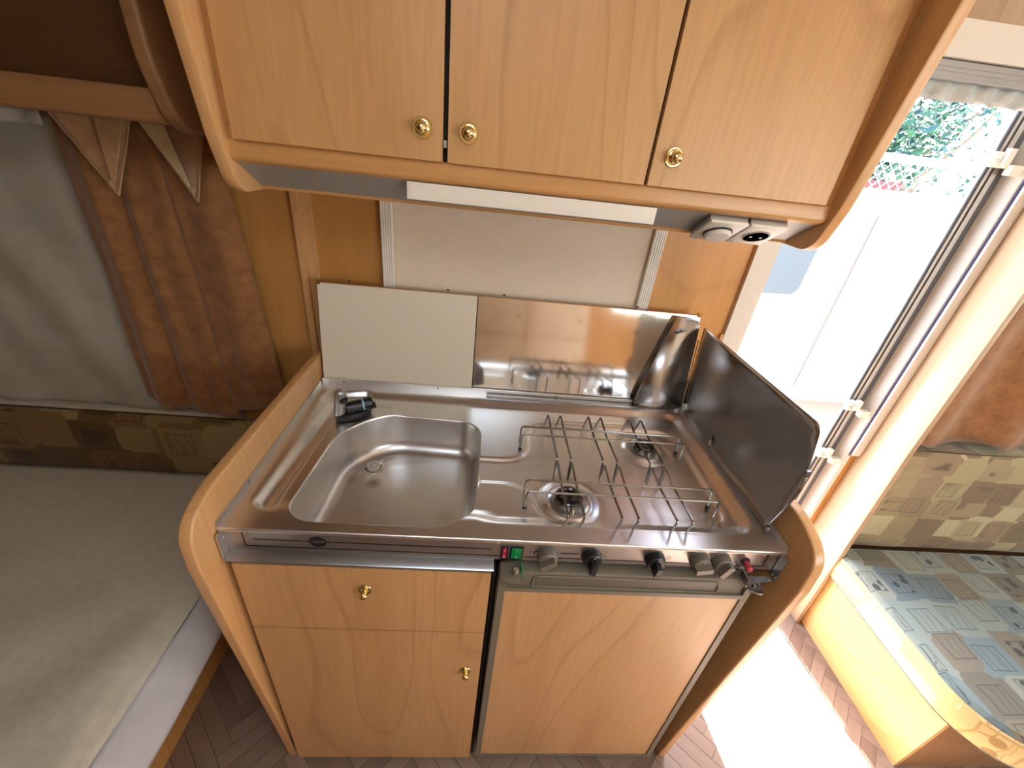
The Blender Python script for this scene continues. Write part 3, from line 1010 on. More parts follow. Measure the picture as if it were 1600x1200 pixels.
# printed lines
b = B()
py0, py1 = FY - 0.0003, FY
b.box(0.046, 0.142, py0, py1, 0.8415, 0.8440)
b.box(0.178, 0.452, py0, py1, 0.8415, 0.8440)
b.box(0.030, 0.4675, py0, py1, 0.8245, 0.8268)
b.box(0.029, 0.031, py0, py1, 0.8250, 0.8600)
b.box(0.512, 0.935, py0, py1, 0.8245, 0.8268)
b.box(0.964, 0.966, py0, py1, 0.8250, 0.8600)
b.box(0.935, 0.966, py0, py1, 0.8245, 0.8268)
b.box(0.577, 0.610, py0, py1, 0.8378, 0.8402)
b.box(0.569, 0.573, py0, py1, 0.8380, 0.8400)
b.build('printed_lines', INK, fas)
lg = B().lathe([(0.0150, 0), (0.0150, 0.0003)], (0.152, FY, 0.8425), (0, -1, 0), 36, up=(1, 0, 0), sy=0.86).build('oval_emblem', INK, fas)
b = B()
b.box(0.1415, 0.1635, FY - 0.0006, FY - 0.0003, 0.8400, 0.8450)
b.build('emblem_band', GREYP, fas)
b = B()
for k, (xx, ww) in enumerate(((0.1422, 0.0022), (0.1452, 0.0018), (0.1478, 0.0024), (0.1512, 0.0022), (0.1544, 0.0018), (0.1572, 0.0024), (0.1606, 0.0018))):
    b.box(xx, xx + ww, FY - 0.0009, FY - 0.0006, 0.8408, 0.8442)
for k, (xx, ww) in enumerate(((0.1660, 0.0020), (0.1686, 0.0018), (0.1710, 0.0022), (0.1738, 0.0016))):
    b.box(xx, xx + ww, FY - 0.0004, FY, 0.8406, 0.8438)
b.build('emblem_lettering', INK, fas)


def dotsmark(pts, r=0.0014):
    b = B()
    for x, z in pts:
        b.lathe([(r, 0), (r, 0.0003)], (x, FY, z), (0, -1, 0), 8)
    b.build('printed_symbol', INK, fas)


for cx0 in (0.655, 0.777):
    dotsmark([(cx0 + 0.0052 * math.cos(a), 0.838 + 0.0052 * math.sin(a)) for a in [k * math.pi / 3 for k in range(6)]] + [(cx0, 0.838)], 0.0012)
dotsmark([(0.659, 0.8475)], 0.0013)
dotsmark([(0.522, 0.8390)], 0.0015)
b = B()
b.box(0.527, 0.531, py0, py1, 0.8375, 0.8405)
b.box(0.530, 0.5335, py0, py1, 0.8405, 0.8450)
b.box(0.5285, 0.5310, py0, py1, 0.8345, 0.8375)
b.build('printed_symbol', INK, fas)
dotsmark([(0.906, 0.8345)], 0.0011)
dotsmark([(0.820, 0.8365)], 0.0013)

# rocker switches
for x0, x1, mat, nm in ((0.4685, 0.4815, RED, 'red'), (0.4845, 0.5085, GREEN, 'green')):
    hsg = B().box(x0, x1, FY - 0.003, FY + 0.001, 0.8235, 0.8535, 0.001, 1).build('switch_housing', BLACKP, fas)
    inset = 0.003
    b = B().prism([(FY - 0.0028, 0.8265), (FY - 0.0062, 0.8275), (FY - 0.0040, 0.8390), (FY - 0.0048, 0.8495), (FY - 0.0028, 0.8505)], 'x', x0 + inset, x1 - inset, 0.0004, 1)
    rk = b.build('rocker', mat, hsg)
    xm = (x0 + x1) / 2
    b = B().box(xm - 0.0004, xm + 0.0004, FY - 0.0052, FY - 0.0040, 0.8425, 0.8465)
    b.tube([(xm + 0.0016 * math.cos(a), FY - 0.0060, 0.8310 + 0.0016 * math.sin(a)) for a in [2 * math.pi * k / 14 for k in range(15)]], 0.00035, 5)
    b.build('rocker_mark', WINK, rk)


def dial(x, z, mat, kind, ang):
    e = B().lathe([(0.0185, 0), (0.0185, 0.003), (0.0175, 0.008), (0.0168, 0.014), (0.0150, 0.0155)], (x, FY, z), (0, -1, 0), 32).build('control_knob', mat, fas)
    b = B()
    if kind == 'bar':
        b.box(-0.0055, 0.0055, -0.0125, 0.0, -0.0150, 0.0150, 0.0022, 2)
        b2y = 0.0155
    else:
        b.box(-0.0048, 0.0048, -0.016, 0.0, -0.0150, 0.0060, 0.0022, 2)
        b2y = 0.0155
    Mx = Matrix.Translation((x, FY - b2y + 0.001, z)) @ Matrix.Rotation(ang, 4, 'Y')
    bmesh.ops.transform(b.bm, matrix=Mx, verts=b.bm.verts)
    b.build('grip', mat, e)
    B().lathe([(0.0012, 0), (0.0012, 0.0004)], (x + 0.001, FY - 0.0157, z + 0.0115), (0, -1, 0), 8).build('pointer_dot', WINK, e)


dial(0.553, 0.834, GREYP, 'bar', 0.95)
dial(0.634, 0.836, BLACKP, 'lever', 0.10)
dial(0.752, 0.836, BLACKP, 'lever', 0.10)
dial(0.838, 0.836, GREYP, 'bar', 0.0 + 1.35)
dial(0.880, 0.836, GREYP, 'bar', 0.45)
e = B().lathe([(0.009, 0), (0.009, 0.0015), (0.0075, 0.002)], (0.927, FY, 0.838), (0, -1, 0), 20).build('button_ring', BLACKP, fas)
B().lathe([(0.0055, 0), (0.0052, 0.010), (0.0062, 0.012), (0.0062, 0.017), (0.0045, 0.019)], (0.927, FY, 0.838), (0.05, -1, -0.12), 18).build('red_push_button', REDB, fas)

# ================================================================== TAP
tap = thing('kitchen_tap', 'small tap with satin silver spout and black lever with pale blue ring', 'tap', (0.105, 0.345, ZT))
ZB = ZT - 0.001
# oval base
ax = Vector((0.075, 0.052, 0)).normalized()
b = B()
b.lathe([(0.042, 0.0), (0.042, 0.004), (0.039, 0.010), (0.033, 0.012)], (0.117, 0.346, ZB), (0, 0, 1), 40, up=ax, sy=0.50)
b.build('base', BLACKP, tap)
S = Vector((0.089, 0.334, ZB + 0.008))
cd = Vector((0.10, 0.06, 1.0)).normalized()
b = B().lathe([(0.0135, 0.0), (0.0130, 0.012), (0.0126, 0.030), (0.0128, 0.042), (0.0134, 0.048), (0.0128, 0.055), (0.0100, 0.061), (0.0055, 0.0645), (0.0008, 0.0655)], S, cd, 28)
b.build('spout', SILVERP, tap)
top_ = S + cd * 0.0495
nd_ = Vector((0.62, -0.62, -0.42)).normalized()
b = B().lathe([(0.0118, -0.004), (0.0124, 0.004), (0.0120, 0.011), (0.0112, 0.0145), (0.0098, 0.0150)], top_, nd_, 26)
hd = b.build('spout_head', SILVERP, tap)
B().lathe([(0.0096, 0.0148), (0.0096, 0.0185), (0.0070, 0.0190)], top_, nd_, 22).build('aerator', BLACKP, hd)
L0 = Vector((0.112, 0.345, ZB + 0.020))
ld = Vector((0.82, 0.42, 0.06)).normalized()
b = B().lathe([(0.0135, -0.010), (0.0148, -0.002), (0.0148, 0.026)], L0, ld, 26)
b.build('lever_body', BLACKP, tap)
B().lathe([(0.0152, 0.026), (0.0152, 0.0295)], L0, ld, 26).build('blue_ring', BLUEP, tap)
b = B().lathe([(0.0148, 0.0295), (0.0158, 0.034), (0.0158, 0.047), (0.0115, 0.051)], L0, ld, 26)
e = b.build('lever_head', BLACKP, tap)
b = B()
p0 = L0 + ld * 0.032
side = Vector((0.42, -0.82, -0.12)).normalized()
up_ = ld.cross(side) * -1
q = [p0 + side * 0.006 + up_ * 0.008, p0 + ld * 0.022 + side * 0.010 + up_ * 0.006]
b.box(-0.011, 0.013, -0.010, 0.006, -0.003, 0.003, 0.002)
Mx = Matrix.Translation(p0 + ld * 0.010 + side * 0.013) @ Matrix(((ld.x, side.x, up_.x, 0), (ld.y, side.y, up_.y, 0), (ld.z, side.z, up_.z, 0), (0, 0, 0, 1)))
bmesh.ops.transform(b.bm, matrix=Mx, verts=b.bm.verts)
bmesh.ops.recalc_face_normals(b.bm, faces=b.bm.faces)
b.build('lever_wing', BLACKP, e)

# ================================================================== WIRE PAN SUPPORTS
ZG = 0.905


def grate(y0, y1, xr, label, foot_back, foot_front):
    g = thing('wire_pan_support', label, 'pan support', (0.70, (y0 + y1) / 2, ZT), 'wire pan supports on the hob')
    R = 0.0023
    for x in (0.583, 0.613, 0.682, 0.713, 0.785, 0.815):
        zf = ZT - 0.012
        b = B().tube([(x - 0.004, y1 - foot_back, zf), (x, y1, ZG + 0.002), (x, (y0 + y1) / 2 + 0.02, ZG - 0.004), (x, y0, ZG + 0.002), (x - 0.002, y0 + foot_front, zf)], R, 8, 0.006, 4)
        b.build('rod', CHROME, g)
    for k, y in enumerate(xr):
        z = ZG + 0.0036
        b = B().tube([(0.513, y + (0.003 if k else -0.003), ZT - 0.010), (0.513, y, z), (0.890, y, z), (0.893, y + (0.003 if k else -0.003), ZT - 0.010)], R, 8, 0.008, 4)
        e = b.build('cross_rod', CHROME, g)
    for x in (0.513, 0.893):
        y = xr[0] if x > 0.6 else xr[1]
        B().lathe([(0.003, 0), (0.004, 0.002), (0.004, 0.007), (0.003, 0.009)], (x, y + (0.003 if y == xr[1] else -0.003), ZT - 0.016), (0, 0, 1), 12).build('rubber_foot', RUBBER, g)
    return g


grate(0.188, 0.355, (0.292, 0.262), 'rear chromed wire pan support over the back burner', -0.012, -0.010)
grate(0.030, 0.176, (0.116, 0.084), 'front chromed wire pan support over the front burner', 0.008, 0.008)

# ================================================================== HINGED LID
lid = thing('folded_up_worktop_lid', 'raised worktop lid leaning on the wall, white left leaf and polished steel right leaf', 'lid', (0.48, 0.49, 0.888))


def lean(o_y, z0=0.886, z1=1.142, y0=0.480, y1=0.516):
    return lambda y, z: y0 + (y1 - y0) * (z - z0) / (z1 - z0) + y


def leaf(x0, x1, d0, d1, z0, z1, name, mat, parent, bev=0.0008, seg=1):
    b = B().box(x0, x1, 0, d1 - d0, 0, z1 - z0, bev, seg)
    slope = math.atan2(0.036, 0.256)
    Mx = Matrix.Translation((0, 0.480 + (z0 - 0.886) * 0.1406 + d0, z0)) @ Matrix.Rotation(-slope, 4, 'X')
    bmesh.ops.transform(b.bm, matrix=Mx, verts=b.bm.verts)
    return b.build(name, mat, parent)


leaf(0.003, 0.389, 0.0, 0.004, 0.890, 1.136, 'white_leaf', WHITEL, lid)
leaf(0.003, 0.389, 0.0042, 0.0165, 0.890, 1.1365, 'wood_core', W_EDGE, lid)
leaf(0.3915, 0.966, 0.002, 0.0045, 0.888, 1.136, 'steel_leaf', STEEL_M, lid)
leaf(0.3915, 0.966, 0.0047, 0.0165, 0.890, 1.1365, 'wood_core', W_EDGE, lid)
for x in (0.075, 0.315, 0.455, 0.80):
    b = B().lathe([(0.0035, 0), (0.0035, 0.002), (0.002, 0.003)], (x, 0.530, 1.1375), (0, 0.14, 1), 10)
    b.build('stop_pin', BLACKP, lid)
for x in (0.006, 0.962):
    b = B().box(x - 0.004, x + 0.004, 0.5135, 0.524, 1.130, 1.1405, 0.001, 1).build('corner_clip', BRASS, lid)

# ================================================================== SPLASH GUARD
sg = thing('splash_guard', 'folding dark steel splash guard standing on the right of the hob', 'splash guard', (0.975, 0.27, ZT))
b = B()
poly = rpoly([(0.468, 0.868), (0.506, 1.109), (0.056, 1.117), (0.028, 1.00), (0.034, 0.96), (0.050, 0.880)], [0.004, 0.004, 0.022, 0.03, 0.02, 0.006], 6)
hole = [(0.295 + 0.0062 * math.cos(a), 0.905 + 0.0085 * math.sin(a)) for a in [2 * math.pi * k / 18 for k in range(18)]]
pts2 = [Vector(p) for p in poly] + [Vector(p) for p in hole]
gy_, gz_ = np.arange(0.03, 0.505, 0.02), np.arange(0.88, 1.115, 0.02)
GG = np.array([(y, z) for y in gy_ for z in gz_])
ok = (sd_poly(GG, poly) < -0.006) & (sd_poly(GG, hole) > 0.006)
pts2 += [Vector((float(p[0]), float(p[1]))) for p in GG[ok]]
npo, nho = len(poly), len(hole)
vo, eo, fo, *_ = delaunay_2d_cdt(pts2, [(i, (i + 1) % npo) for i in range(npo)] + [(npo + i, npo + (i + 1) % nho) for i in range(nho)], [], 0, 1e-6)
V2 = np.array([(v.x, v.y) for v in vo])
bv = [b.bm.verts.new((0.975 + 0.0025 * noise.noise((v[0] * 6, v[1] * 7, 2)) + 0.004 * math.sin((v[1] - 0.87) * 9), v[0], v[1])) for v in V2]
cc = np.array([V2[list(f)].mean(axis=0) for f in fo])
for f, a_, h_ in zip(fo, sd_poly(cc, poly), sd_poly(cc, hole)):
    if a_ < 0 and h_ > 0:
        b.bm.faces.new([bv[i] for i in f])
bmesh.ops.delete(b.bm, geom=[v for v in b.bm.verts if not v.link_faces], context='VERTS')
bmesh.ops.recalc_face_normals(b.bm, faces=b.bm.faces)
side_leaf = b.build('side_leaf', STEEL_G, sg, thick=0.0012, angle=50)
b = B()
pl = rpoly([(0.835, 0.878), (0.925, 0.872), (0.968, 0.886), (0.962, 1.112), (0.955, 1.126), (0.896, 1.130), (0.842, 0.945), (0.833, 0.90)], [0.01, 0.02, 0.01, 0.004, 0.008, 0.006, 0.03, 0.02], 5)
A = [b.bm.verts.new((x, 0.462 + (z - 0.875) * 0.155, z)) for x, z in pl]
b.bm.faces.new(A)
b.build('rear_leaf', STEEL_G, sg, thick=0.0012)
b = B()
for (x0, x1, zc) in ((0.898, 0.914, 1.098), (0.912, 0.924, 1.1005)):
    P_ = [(x0 + 0.003, zc - 0.005), (x1, zc - 0.005), (x1 + 0.002, zc + 0.004), (x0 + 0.003, zc + 0.004), (x0, zc)]
    b.bm.faces.new([b.bm.verts.new((x, 0.4595 + (z - 0.875) * 0.155, z)) for x, z in P_])
b.build('slot_opening', SILVERP, sg, thick=0.0005)
B().lathe([(0.0065, 0), (0.0062, 0.0008)], (0.9725, 0.296, 0.893), (-1, 0, 0), 18, sx=1.0, sy=0.8).build('hole_glint', WHITEP, sg)  # white disc standing in for the bright glint at the guard hole
B().tube([(0.9725, 0.470, 0.895), (0.9705, 0.497, 1.075)], 0.0016, 8).build('hinge_rod', CHROME, sg)
for y, z in ((0.032, 1.035), (0.046, 0.885)):
    B().box(0.969, 0.977, y - 0.004, y + 0.002, z - 0.006, z + 0.006, 0.001, 1).build('edge_clip', CHROME, sg)

# ================================================================== OVERHEAD CABINET
oc = thing('overhead_cabinet', 'honey wood overhead cabinet with three doors above the worktop', 'cabinet', (0.49, 0.4, 1.36))
OX0, OX1 = 0.0, 0.985


def over_panel(a, c):
    poly = [(YW - 0.004, ZC - 0.004), (0.150, ZC - 0.004), (0.195, 1.68), (0.238, 1.43), (0.266, 1.352), (0.43, 1.352), (YW - 0.004, 1.39)]
    poly = rpoly(poly, [0, 0, 0.3, 0.15, 0.045, 0.08, 0], 8)
    return B().prism(poly, 'x', a, c, 0.003, 2)


over_panel(OX0 - 0.020, OX0).build('side_panel', W_PANEL, oc)
over_panel(OX1, OX1 + 0.020).build('side_panel', W_PANEL, oc)
B().box(OX0, OX1, 0.40, YW - 0.004, 1.385, 1.40, 0.001, 1).build('bottom_board', W_RAIL, oc)
B().box(OX0, OX1, 0.50, YW - 0.006, 1.40, ZC - 0.006).build('inner_back', GAP, oc)
b = B()
pr = rpoly([(0.300, 1.432), (0.258, 1.432), (0.257, 1.404), (0.268, 1.399), (0.300, 1.399)], [0, 0.004, 0.008, 0.002, 0], 5)
b.prism(pr, 'x', OX0, OX1, 0.0)
b.build('bottom_rail', W_RAIL, oc)
sl = (1.36 - 1.405) / (0.338 - 0.262)
b = B().prism([(0.264, 1.4035), (0.338, 1.3595), (0.345, 1.37), (0.30, 1.400)], 'x', OX0, OX1, 0.0)
b.build('soffit', SOFFIT, oc)
b = B().prism(rpoly([(0.337, 1.361), (0.3385, 1.3545), (0.350, 1.3545), (0.352, 1.385), (0.345, 1.385)], 0.001, 2), 'x', OX0, OX1, 0.0)
b.build('rear_lip', W_RAIL, oc)
edges_x = [(0.014, 0.3265), (0.3345, 0.6500), (0.6560, 0.9650)]
kx = [0.2965, 0.366, 0.6875]
ODY = 0.2480
for i, (xa, xb) in enumerate(edges_x):
    d = B().box(xa, xb, ODY, ODY + 0.018, 1.432, ZC - 0.03, 0.004, 3).build('door', W_OVER[i], oc)
    knob(d, kx[i], ODY, 1.475, 1.0)
for x in (0.3305, 0.653):
    B().box(x - 0.020, x + 0.020, 0.262, 0.275, 1.432, ZC - 0.01).build('stile', GAP, oc)  # near-black so the gaps between doors read as shade
B().box(0.328, 0.333, 0.246, 0.256, 1.452, 1.462, 0.001, 1).build('catch', SILVERP, oc)
B().box(OX0, 0.012, 0.262, 0.275, 1.432, ZC - 0.01).build('stile', W_RAIL, oc)
B().box(0.968, OX1, 0.262, 0.275, 1.432, ZC - 0.01).build('stile', W_RAIL, oc)


def on_soffit(x, s, o):
    """point on the sloping soffit: s from front (0) to back (1), o out of it"""
    n_ = Vector((0, -0.045, -0.076)).normalized()
    p = Vector((x, 0.264 + 0.074 * s, 1.4035 - 0.044 * s))
    return p + n_ * o


def soffit_box(x0, x1, s0, s1, o0, o1, bev=0.0, seg=2):
    b = B()
    c = [on_soffit(x, s, o) for x, s, o in ((x0, s0, o0), (x1, s0, o0), (x1, s1, o0), (x0, s1, o0), (x0, s0, o1), (x1, s0, o1), (x1, s1, o1), (x0, s1, o1))]
    vs = [b.bm.verts.new(p) for p in c]
    fs = [b.bm.faces.new([vs[i] for i in f]) for f in ((3, 2, 1, 0), (4, 5, 6, 7), (0, 1, 5, 4), (1, 2, 6, 5), (2, 3, 7, 6), (3, 0, 4, 7))]
    bmesh.ops.recalc_face_normals(b.bm, faces=fs)
    if bev:
        b._bevel(vs, bev, seg)
    return b


lamp = thing('strip_lamp', 'long white strip lamp under the overhead cabinet above the window', 'lamp', on_soffit(0.48, 0.5, 0))
B().prism([(0.2625, 1.3985), (0.2625, 1.3725), (0.2645, 1.3715), (0.290, 1.379), (0.290, 1.381), (0.2665, 1.3985)], 'x', 0.268, 0.688, 0.0008, 1).build('housing', WHITEP, lamp)
B().box(0.272, 0.684, 0.2612, 0.2626, 1.3775, 1.3960, 0.0006, 1).build('diffuser', WHITEP, lamp)

for nm, lab, cat, x0 in (('light_switch', 'white surface light switch with round dial under the overhead cabinet', 'switch', 0.787), ('power_socket', 'white surface power socket with round black well beside the light switch', 'socket', 0.860)):
    x1 = x0 + 0.068
    t = thing(nm, lab, cat, on_soffit((x0 + x1) / 2, 0.5, 0))
    soffit_box(x0, x1, 0.10, 0.93, 0.0005, 0.011, 0.001).build('box', SILVERP, t)
    soffit_box(x0, x1, 0.06, 0.97, 0.0112, 0.0165, 0.0015).build('cover_plate', WHITEP, t)
    n_ = Vector((0, -0.045, -0.076)).normalized()
    c = on_soffit((x0 + x1) / 2, 0.52, 0.0165)
    if nm == 'light_switch':
        B().lathe([(0.0245, 0), (0.0245, 0.003)], c, n_, 32).build('dial_ring', BLACKP, t)
        B().lathe([(0.0225, 0.003), (0.0225, 0.008), (0.0205, 0.010)], c, n_, 32).build('dial', WHITEP, t)
    else:
        B().lathe([(0.0235, 0), (0.0235, 0.0012), (0.0215, 0.0014)], c, n_, 32, cap1=True).build('well_rim', GREYP, t)
        w_ = B().lathe([(0.0210, 0.0014), (0.0205, 0.0018)], c, n_, 32).build('well', plain('socket black', srgb(8, 8, 8), 0.9, spec=0.0), t)
        for s_ in (-1, 1):
            B().lathe([(0.0024, 0.0018), (0.0024, 0.0024)], c + Vector((0.0095 * s_, 0, 0)), n_, 10).build('pin_hole', SILVERP, w_)

# ================================================================== LEFT: BED CORNER
bed = thing('bed', 'bed with white fitted sheet left of the kitchen cabinet', 'bed', (-1.0, -0.2, 0))
BXR = -0.205


def bed_top(u, v):
    x = -1.90 + (BXR + 1.90) * u
    y = -1.50 + (0.508 + 1.50) * v
    ex = (BXR - x)
    z = 0.500 + 0.004 * noise.noise((x * 2.2 + y * 1.2, y * 1.3, 0)) + 0.0030 * noise.noise((x * 7 + y * 5, y * 2 - x * 1.5, 4))
    z -= 0.020 * math.exp(-((ex / 0.03) ** 2)) if ex < 0.1 else 0
    # soft fold lines fanning towards the near right corner
    d = (x + 0.2) * 0.75 + (y + 0.2) * -0.65
    z += 0.0045 * math.sin(d * 30 + 2.0 * noise.noise((x * 3, y * 3, 9))) * max(0, 1 - abs(y + 0.25) / 0.6) * min(1, ex / 0.08)
    return Vector((x, y, z))


B().grid(bed_top, 110, 120).build('sheet_top', SHEET, bed, angle=80, thick=0.002)
b = B()


def bed_side(u, v):
    y = -1.50 + (0.508 + 1.50) * u
    top = bed_top(1.0, u)
    x = BXR + 0.052 * math.sin(v * math.pi / 2) + 0.004 * noise.noise((y * 6, v * 2, 0))
    return Vector((x, y, top.z - 0.082 * v + 0.003 * math.sin(y * 17) * v))


b.grid(bed_side, 120, 10)
b.build('sheet_edge', SHEET_E, bed, angle=80, thick=0.002)
B().box(-1.90, BXR - 0.015, -1.50, 0.50, 0.405, 0.482, 0.012, 3).build('mattress', SHEET, bed)
B().box(-1.92, -0.322, -1.52, 0.55, 0.0, 0.403, 0.003).build('bed_box', W_WALL, bed)

bb = thing('bed_backrest_cushion', 'patterned brown backrest cushion along the wall behind the bed', 'cushion', (-0.9, 0.53, 0.50))
b = B()


def pad(x0, x1, yf, yb, z0, z1, puff=0.012, nx=60, nz=14, seed=0.0, wr=0.0):
    def fn(u, v):
        x = x0 + (x1 - x0) * u
        z = z0 + (z1 - z0) * v
        e = min(u, 1 - u) * (x1 - x0)
        ez = min(v, 1 - v) * (z1 - z0)
        k = (1 - math.exp(-e / 0.02)) * (1 - math.exp(-ez / 0.02))
        y = yf + puff * (1 - k) * 1.6 + 0.004 * noise.noise((x * 5 + seed, z * 9, 1))
        if wr:
            f = math.exp(-e / 0.07) * wr
            y += f * (0.5 + 0.5 * math.sin(z * 120 + 4 * noise.noise((x * 12, z * 12, seed))))
        return Vector((x, y, z))
    return fn


b.grid(pad(-1.90, -0.045, 0.508, 0.555, 0.47, 0.698), 90, 14)
b.box(-1.90, -0.047, 0.527, 0.556, 0.475, 0.690, 0.008)
b.build('cushion_cover', FAB_BED, bb, angle=70)

# roller blind and curtains by the bed
bl = thing('grey_roller_blind', 'grey cloth blind drawn down over the bed window', 'blind', (-1.0, 0.545, 0.70))
b = B()


def blind_fn(u, v):
    x = -1.80 + 1.53 * u
    z = 0.704 + 0.731 * v
    s = (x * 0.9 + z * 0.32)
    y = 0.546 - 0.011 * math.sin(s * 19 + 1.5 * noise.noise((x * 2, z * 1.5, 0))) * (0.4 + 0.6 * v) - 0.004 * math.sin(s * 43)
    return Vector((x, y, z))


b.grid(blind_fn, 140, 30)
b.build('cloth', GREYB, bl, angle=80, thick=0.0012)
B().box(-1.80, -0.268, 0.533, 0.549, 0.6995, 0.711, 0.004).build('hem_bar', HEM, bl)
b = B()
b.grid(lambda u, v: Vector((-1.80 + 1.30 * u, 0.528 - 0.006 * math.sin(u * 90) - 0.004 * math.sin(u * 37), 1.405 + 0.028 * v)), 160, 3)
b.build('gathered_heading', HEM, bl, thick=0.002)

cur = thing('rust_curtain', 'rust brown suede curtain hanging by the bed in three folds', 'curtain', (-0.3, 0.52, 0.74))


def fold(xt0, xt1, xb0, xb1, yb, zb0, zb1, seed, lift=0.0):
    def fn(u, v):
        x0 = xb0 + (xt0 - xb0) * v
        x1 = xb1 + (xt1 - xb1) * v
        x = x0 + (x1 - x0) * u
        zb_ = zb0 + (zb1 - zb0) * u
        z = zb_ + (1.44 - zb_) * v
        y = yb - 0.020 * math.sin(math.pi * u) ** 0.8 + 0.006 * math.sin(u * 9 + seed) + 0.004 * noise.noise((u * 4, z * 5, seed))
        z += 0.006 * math.sin(u * math.pi) * (1 - v) * -1
        return Vector((x, y, z))
    return fn


for k, a in enumerate([(-0.475, -0.375, -0.492, -0.378, 0.519, 0.772, 0.742, 0), (-0.385, -0.275, -0.383, -0.255, 0.516, 0.765, 0.722, 3), (-0.280, -0.165, -0.262, -0.122, 0.512, 0.748, 0.800, 5)]):
    B().grid(fold(*a), 24, 40).build('curtain_fold', SUEDE, cur, angle=80, thick=0.0025)


def pennant(label, mat, x0, x1, xt, zt, y, fold_mat=None, part_pts=None):
    t = thing('curtain_pennant', label, 'pennant', ((x0 + x1) / 2, y, zt), 'triangular fabric tabs over the bed curtain')

    def tri(xa, xb, xc, zc, yy, m, nm, z_top=1.438):
        b = B()
        N = 14
        rows = []
        for i in range(N + 1):
            v = i / N
            a = xa + (xc - xa) * v
            c = xb + (xc - xb) * v
            row = []
            for j in range(9):
                u = j / 8
                x = a + (c - a) * u
                row.append(b.bm.verts.new((x, yy - 0.010 * v - (0.003 * math.sin(u * 9 + v * 5) * (1 - v) if nm == 'tab' else 0), z_top + (zc - z_top) * v)))
            rows.append(row)
        for i in range(N):
            for j in range(8):
                b.bm.faces.new((rows[i][j], rows[i][j + 1], rows[i + 1][j + 1], rows[i + 1][j]))
        return b.build(nm, m, t, thick=0.002, angle=80)
    tri(x0, x1, xt, zt, y, mat, 'tab')
    if part_pts:
        for (xa, xb, m) in part_pts:
            tri(xa, xb, xt, zt + 0.012, y - 0.009, m, 'facing')
    # piping
    b = B()
    b.tube([(x0, y - 0.002, 1.437), (xt, y - 0.013, zt)], 0.0016, 6)
    b.tube([(x1, y - 0.002, 1.437), (xt, y - 0.013, zt)], 0.0016, 6)
    b.build('piping', mat, t)
    B().lathe([(0.007, 0), (0.0072, 0.002), (0.005, 0.004), (0.001, 0.0046)], (xt - 0.004, y - 0.016, zt + 0.022), (0, -1, 0), 18).build('button', mat, t)


pennant('tan satin triangular tab with button over the rust curtain, left one', SATIN, -0.434, -0.286, -0.345, 1.297, 0.470, part_pts=[(-0.350, -0.290, SATIN)])
pennant('half cream half brown triangular tab with button over the rust curtain, right one', SATIN3, -0.272, -0.155, -0.190, 1.300, 0.468, part_pts=[(-0.269, -0.222, SATIN2)])

# locker over the bed
lk = thing('bed_locker', 'dark wood overhead locker above the bed with rounded end panel', 'locker', (-0.9, 0.4, 1.42))
B().box(-1.92, -0.132, 0.345, YW - 0.01, 1.482, ZC - 0.01, 0.002).build('locker_front', wood('locker front wood', srgb(80, 54, 32), srgb(58, 38, 20), srgb(90, 62, 38), 'x', seed=37), lk)
b = B().prism(rpoly([(0.322, 1.486), (0.316, 1.462), (0.322, 1.438), (0.36, 1.436), (0.36, 1.486)], [0.004, 0.02, 0.01, 0, 0], 4), 'x', -1.92, -0.132, 0.0)
b.build('front_rail', W_LOCK, lk)
poly = rpoly([(YW - 0.004, ZC - 0.006), (0.285, ZC - 0.006), (0.292, 1.52), (0.325, 1.428), (0.44, 1.424), (YW - 0.004, 1.424)], [0, 0, 0.14, 0.06, 0.1, 0], 8)
B().prism(poly, 'x', -0.130, -0.104, 0.007, 3).build('end_panel', W_LOCK, lk)

# ================================================================== RIGHT: LOUNGE
pa = B().prism([(YW, 0.0), (0.405, 0.0), (0.432, 0.8), (0.440, ZC - 0.002), (YW, ZC - 0.002)], 'x', 1.676, 1.694, 0.003, 2)
pa.build('partition_board', W_PART, label='tall pale wood partition board between the doorway and the lounge seat', category='partition')
bench = thing('lounge_bench', 'low wooden bench box under the lounge seat cushion, brightly sunlit side', 'bench', (2.3, 0.2, 0))
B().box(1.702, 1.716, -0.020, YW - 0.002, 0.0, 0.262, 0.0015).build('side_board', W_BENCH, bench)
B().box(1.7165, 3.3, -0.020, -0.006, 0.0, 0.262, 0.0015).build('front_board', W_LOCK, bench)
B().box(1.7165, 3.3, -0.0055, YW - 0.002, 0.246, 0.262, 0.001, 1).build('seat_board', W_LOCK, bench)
B().box(1.6945, 1.7015, 0.43, YW - 0.002, 0.0, 0.262, 0.001, 1).build('filler_strip', W_BENCH, bench)

sc = thing('seat_cushion', 'grey green patterned seat cushion with rounded corner on the lounge bench', 'cushion', (2.3, 0.2, 0.262))
CZ0, CZ1 = 0.264, 0.372
outl = rpoly([(1.692, 0.452), (1.690, -0.120), (3.28, -0.120), (3.28, 0.452)], [0.01, 0.16, 0.02, 0.01], 14)
